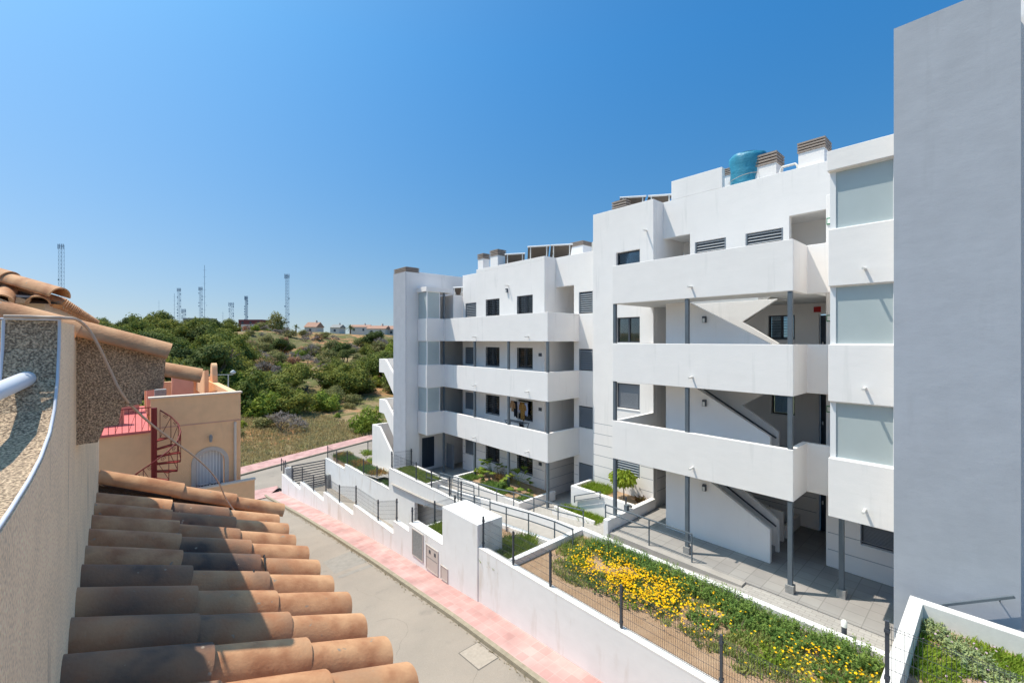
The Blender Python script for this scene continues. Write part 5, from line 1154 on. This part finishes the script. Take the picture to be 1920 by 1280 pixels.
# high corner bed
tufts('bed_greenery', rect(9.6, 12.1, -2.6, 1.0), 3000, .12, limel, 'patchy green ground cover in the high corner bed', 'ground cover', lambda x, y: 1.2, rn, .012, 1.2, 7, .09, lambda x, y: math.sin(x*4+y*3)+math.sin(y*5-x*2) > -.7)
mb = MB()
for _ in range(70): bloom(mb, rn.uniform(9.7, 12.1), rn.uniform(-2, 1.0), rn.uniform(1.3, 1.42), .022, rn)
tag(mb.build('pale_flowers', pinkf), 'scattered pale pink flowers in the high corner bed', 'flowers', None, 'stuff')
for i in range(9): shrub('succulent', 'grey green plant in the high corner bed, '+ORD[i]+' from its left inner corner', 'plant', 11.9-.2*i+rn.uniform(-.05, .05), .9-.16*i+rn.uniform(-.2, .1), 1.2, .25, .26, mat('grey_leaf_%d' % i, (.26, .34, .17), .7, col2=(.36, .40, .15), vscale=6, trans=.15), 90, .05, 130+i, 'low plants in the high corner bed', upright=True)
# grassy beds
tufts('bed_grass', rect(8.97, 11.45, 10.35, 12.2), 4200, .46, grassl, 'tall green grass behind the white meter box', 'grass', lambda x, y: -.74, rn, .010, .7, 6, .08, lambda x, y: x < 11.0+.3*math.sin(y*5))
tufts('bed_grass', rect(8.97, 10.9, 13.8, 16.1), 3200, .34, grassl, 'green weeds in the bed below the crossing mesh fence', 'grass', lambda x, y: -1.18, rn, .012, .8, 6, .1)
for i in range(3): shrub('weed', 'reddish weed growing in the bed beside the meter box', 'weed', 9.6+.45*i, 14.6+.3*i, -1.18, .28, .55, redl, 60, .06, 150+i, 'reddish weeds beside the meter box', upright=True)
tufts('bed_grass', rect(12.0, 13.25, 20.8, 24.4), 2600, .10, grassl, 'short grass of the square bed below the slim grey tower', 'grass', lambda x, y: -.90, rn, .012, .8, 6, .1)
tufts('flower_strip', rect(12.0, 12.9, 24.8, 34.3), 2200, .26, rosem, 'green planting strip behind the lower inner wall', 'ground cover', lambda x, y: -2.07, rn, .02, .9, 6, .12)
tufts('dry_flowers', rect(12.0, 12.9, 26, 34.3), 700, .34, mat('rusty_flowers', (.40, .17, .05), .8, col2=(.5, .33, .06), vscale=1.5), 'rusty orange flowers in the strip behind the lower inner wall', 'flowers', lambda x, y: -2.07, rn, .03, .8, 5, .12, lambda x, y: math.sin(y*1.9) > .1)
for i, (x, y, r, h, m_, lb) in enumerate(((13.6, 31.5, .7, .7, brightl, 'green shrub on the far lawn beside the stair'), (12.6, 33.5, .6, .9, oliv, 'blue grey bush at the far end of the flower strip'), (14.4, 34, .8, .7, brightl, 'green shrub by the white wall end near the cross road'), (15.2, 32.6, .7, .6, oliv, 'low shrub left of the lowest stair parapet'))): shrub('garden_bush', lb, 'bush', x, y, -2.5, r, h, m_, 900, .06, 170+i)
# far planter
tufts('planter_greenery', rect(14.15, 15.2, 15.5, 20.5), 1100, .2, rosem, 'green ground cover in the planter below the far windows', 'ground cover', lambda x, y: -.94, rn, .013, .9, 6, .1, lambda x, y: math.sin(y*2.2) > -.5)
tufts('planter_greenery', rect(14.3, 15.0, 10.9, 13.1), 450, .2, limel, 'yellow green plants in the low bed between the buildings', 'ground cover', lambda x, y: -.6, rn, .013, .9, 6, .1)
tufts('planter_greenery', rect(15.25, 16.3, 11.4, 12.6), 300, .24, limel, 'yellow green plants in the far end of the near planter', 'ground cover', lambda x, y: .22, rn, .013, .9, 6, .1)
def big_leaf_plant(name, label, x, y, z, h, n, ll, lm, seed, group=None, trunk=.0):
    rn = random.Random(seed); o = thing(name, label, 'plant', (x, y, z), group); q = MB()
    for i in range(n):
        a = rn.uniform(0, 6.28); e = rn.uniform(.1, 1.1); L_ = h*rn.uniform(.5, .9); b0 = Vector((x, y, z+trunk)); pts = []
        for j in range(5): t_ = j/4; pts.append(b0+Vector((math.cos(a)*L_*t_*math.cos(e)*.8, math.sin(a)*L_*t_*math.cos(e)*.8, L_*t_*math.sin(e)+.15*t_-.35*t_*t_*L_)))
        q.tube(pts, .006, 4, False)
        tip = pts[-1]; d = (pts[-1]-pts[-2]).normalized(); s_ = Vector((-math.sin(a), math.cos(a), 0))
        for k_ in range(7):
            f_ = Matrix.Rotation((k_-3)*.42, 3, Vector((0, 0, 1))) @ d; f_.z -= .2; f_.normalize(); w_ = f_.cross(Vector((0, 0, 1))).normalized()*ll*.16; q.add([tip, tip+f_*ll*.5-w_, tip+f_*ll, tip+f_*ll*.5+w_], [(0, 1, 2, 3)])
    q.build('foliage', lm, o); MB().tube([(x, y, z-.05), (x+.02, y, z+trunk+.02)], [.03, .02], 7).build('stem', bark, o); return o
big_leaf_plant('leafy_plant', 'tall large leaved plant left in the far planter', 15.6, 19.3, -.93, 1.4, 22, .30, brightl, 201, None, .3)
big_leaf_plant('leafy_plant', 'large leaved plant below the right window of the far building', 15.5, 16.9, -.93, 1.3, 20, .32, brightl, 202, None, .25)
shrub('yellow_shrub', 'yellow leaved shrub at the foot of the tall far plant', 'shrub', 15.3, 20.0, -.93, .4, .6, limel, 260, .07, 203)
shrub('dry_shrub', 'thin brownish shrub in the middle of the far planter', 'shrub', 15.7, 18.4, -.93, .4, .8, redl, 130, .07, 204, upright=True)
shrub('garden_bush', 'low green bush in front of the middle far column', 'bush', 14.8, 17.5, -.93, .5, .5, rosem, 500, .05, 205)
# little tree in the near planter
o = thing('small_tree', 'small lime green tree with drooping leaves in the near planter', 'tree', (15.75, 10.6, .24)); rn = random.Random(77); q = MB()
for _ in range(800):
    v = Vector((rn.gauss(0, 1), rn.gauss(0, 1), rn.gauss(0, 1))).normalized()*rn.uniform(.45, 1.05); c = Vector((15.75+v.x*.46, 10.65+v.y*.52, 1.18+v.z*.36))
    d = Vector((v.x*.6+rn.gauss(0, .3), v.y*.6+rn.gauss(0, .3), -rn.uniform(.4, 1))).normalized(); w_ = d.cross(Vector((rn.gauss(0, 1), rn.gauss(0, 1), .3))).normalized()*.026; q.add([c, c+d*.09-w_*1.5, c+d*.19, c+d*.09+w_*1.5], [(0, 1, 2, 3)])
q.build('crown', limel, o); t_ = MB(); t_.tube([(15.75, 10.6, .2), (15.76, 10.62, .7), (15.75, 10.65, 1.1)], [.03, .022, .015], 8)
for a in range(6): t_.tube([(15.76, 10.62, .7), (15.76+.28*math.cos(a), 10.64+.28*math.sin(a), 1.2)], [.014, .006], 6, False)
t_.build('trunk', bark, o)
shrub('garden_bush', 'reddish low plant at the near corner of the near planter', 'bush', 16.0, 9.95, .24, .2, .3, redl, 90, .05, 210, upright=True)
for i in range(3): shrub('indoor_bush', 'dark green bush behind the stair wall under the building', 'bush', 17.55+.1*i, 7.4-.75*i, .2, .45, .75, drkl, 700, .06, 220+i, 'dark bushes behind the ground floor stair')
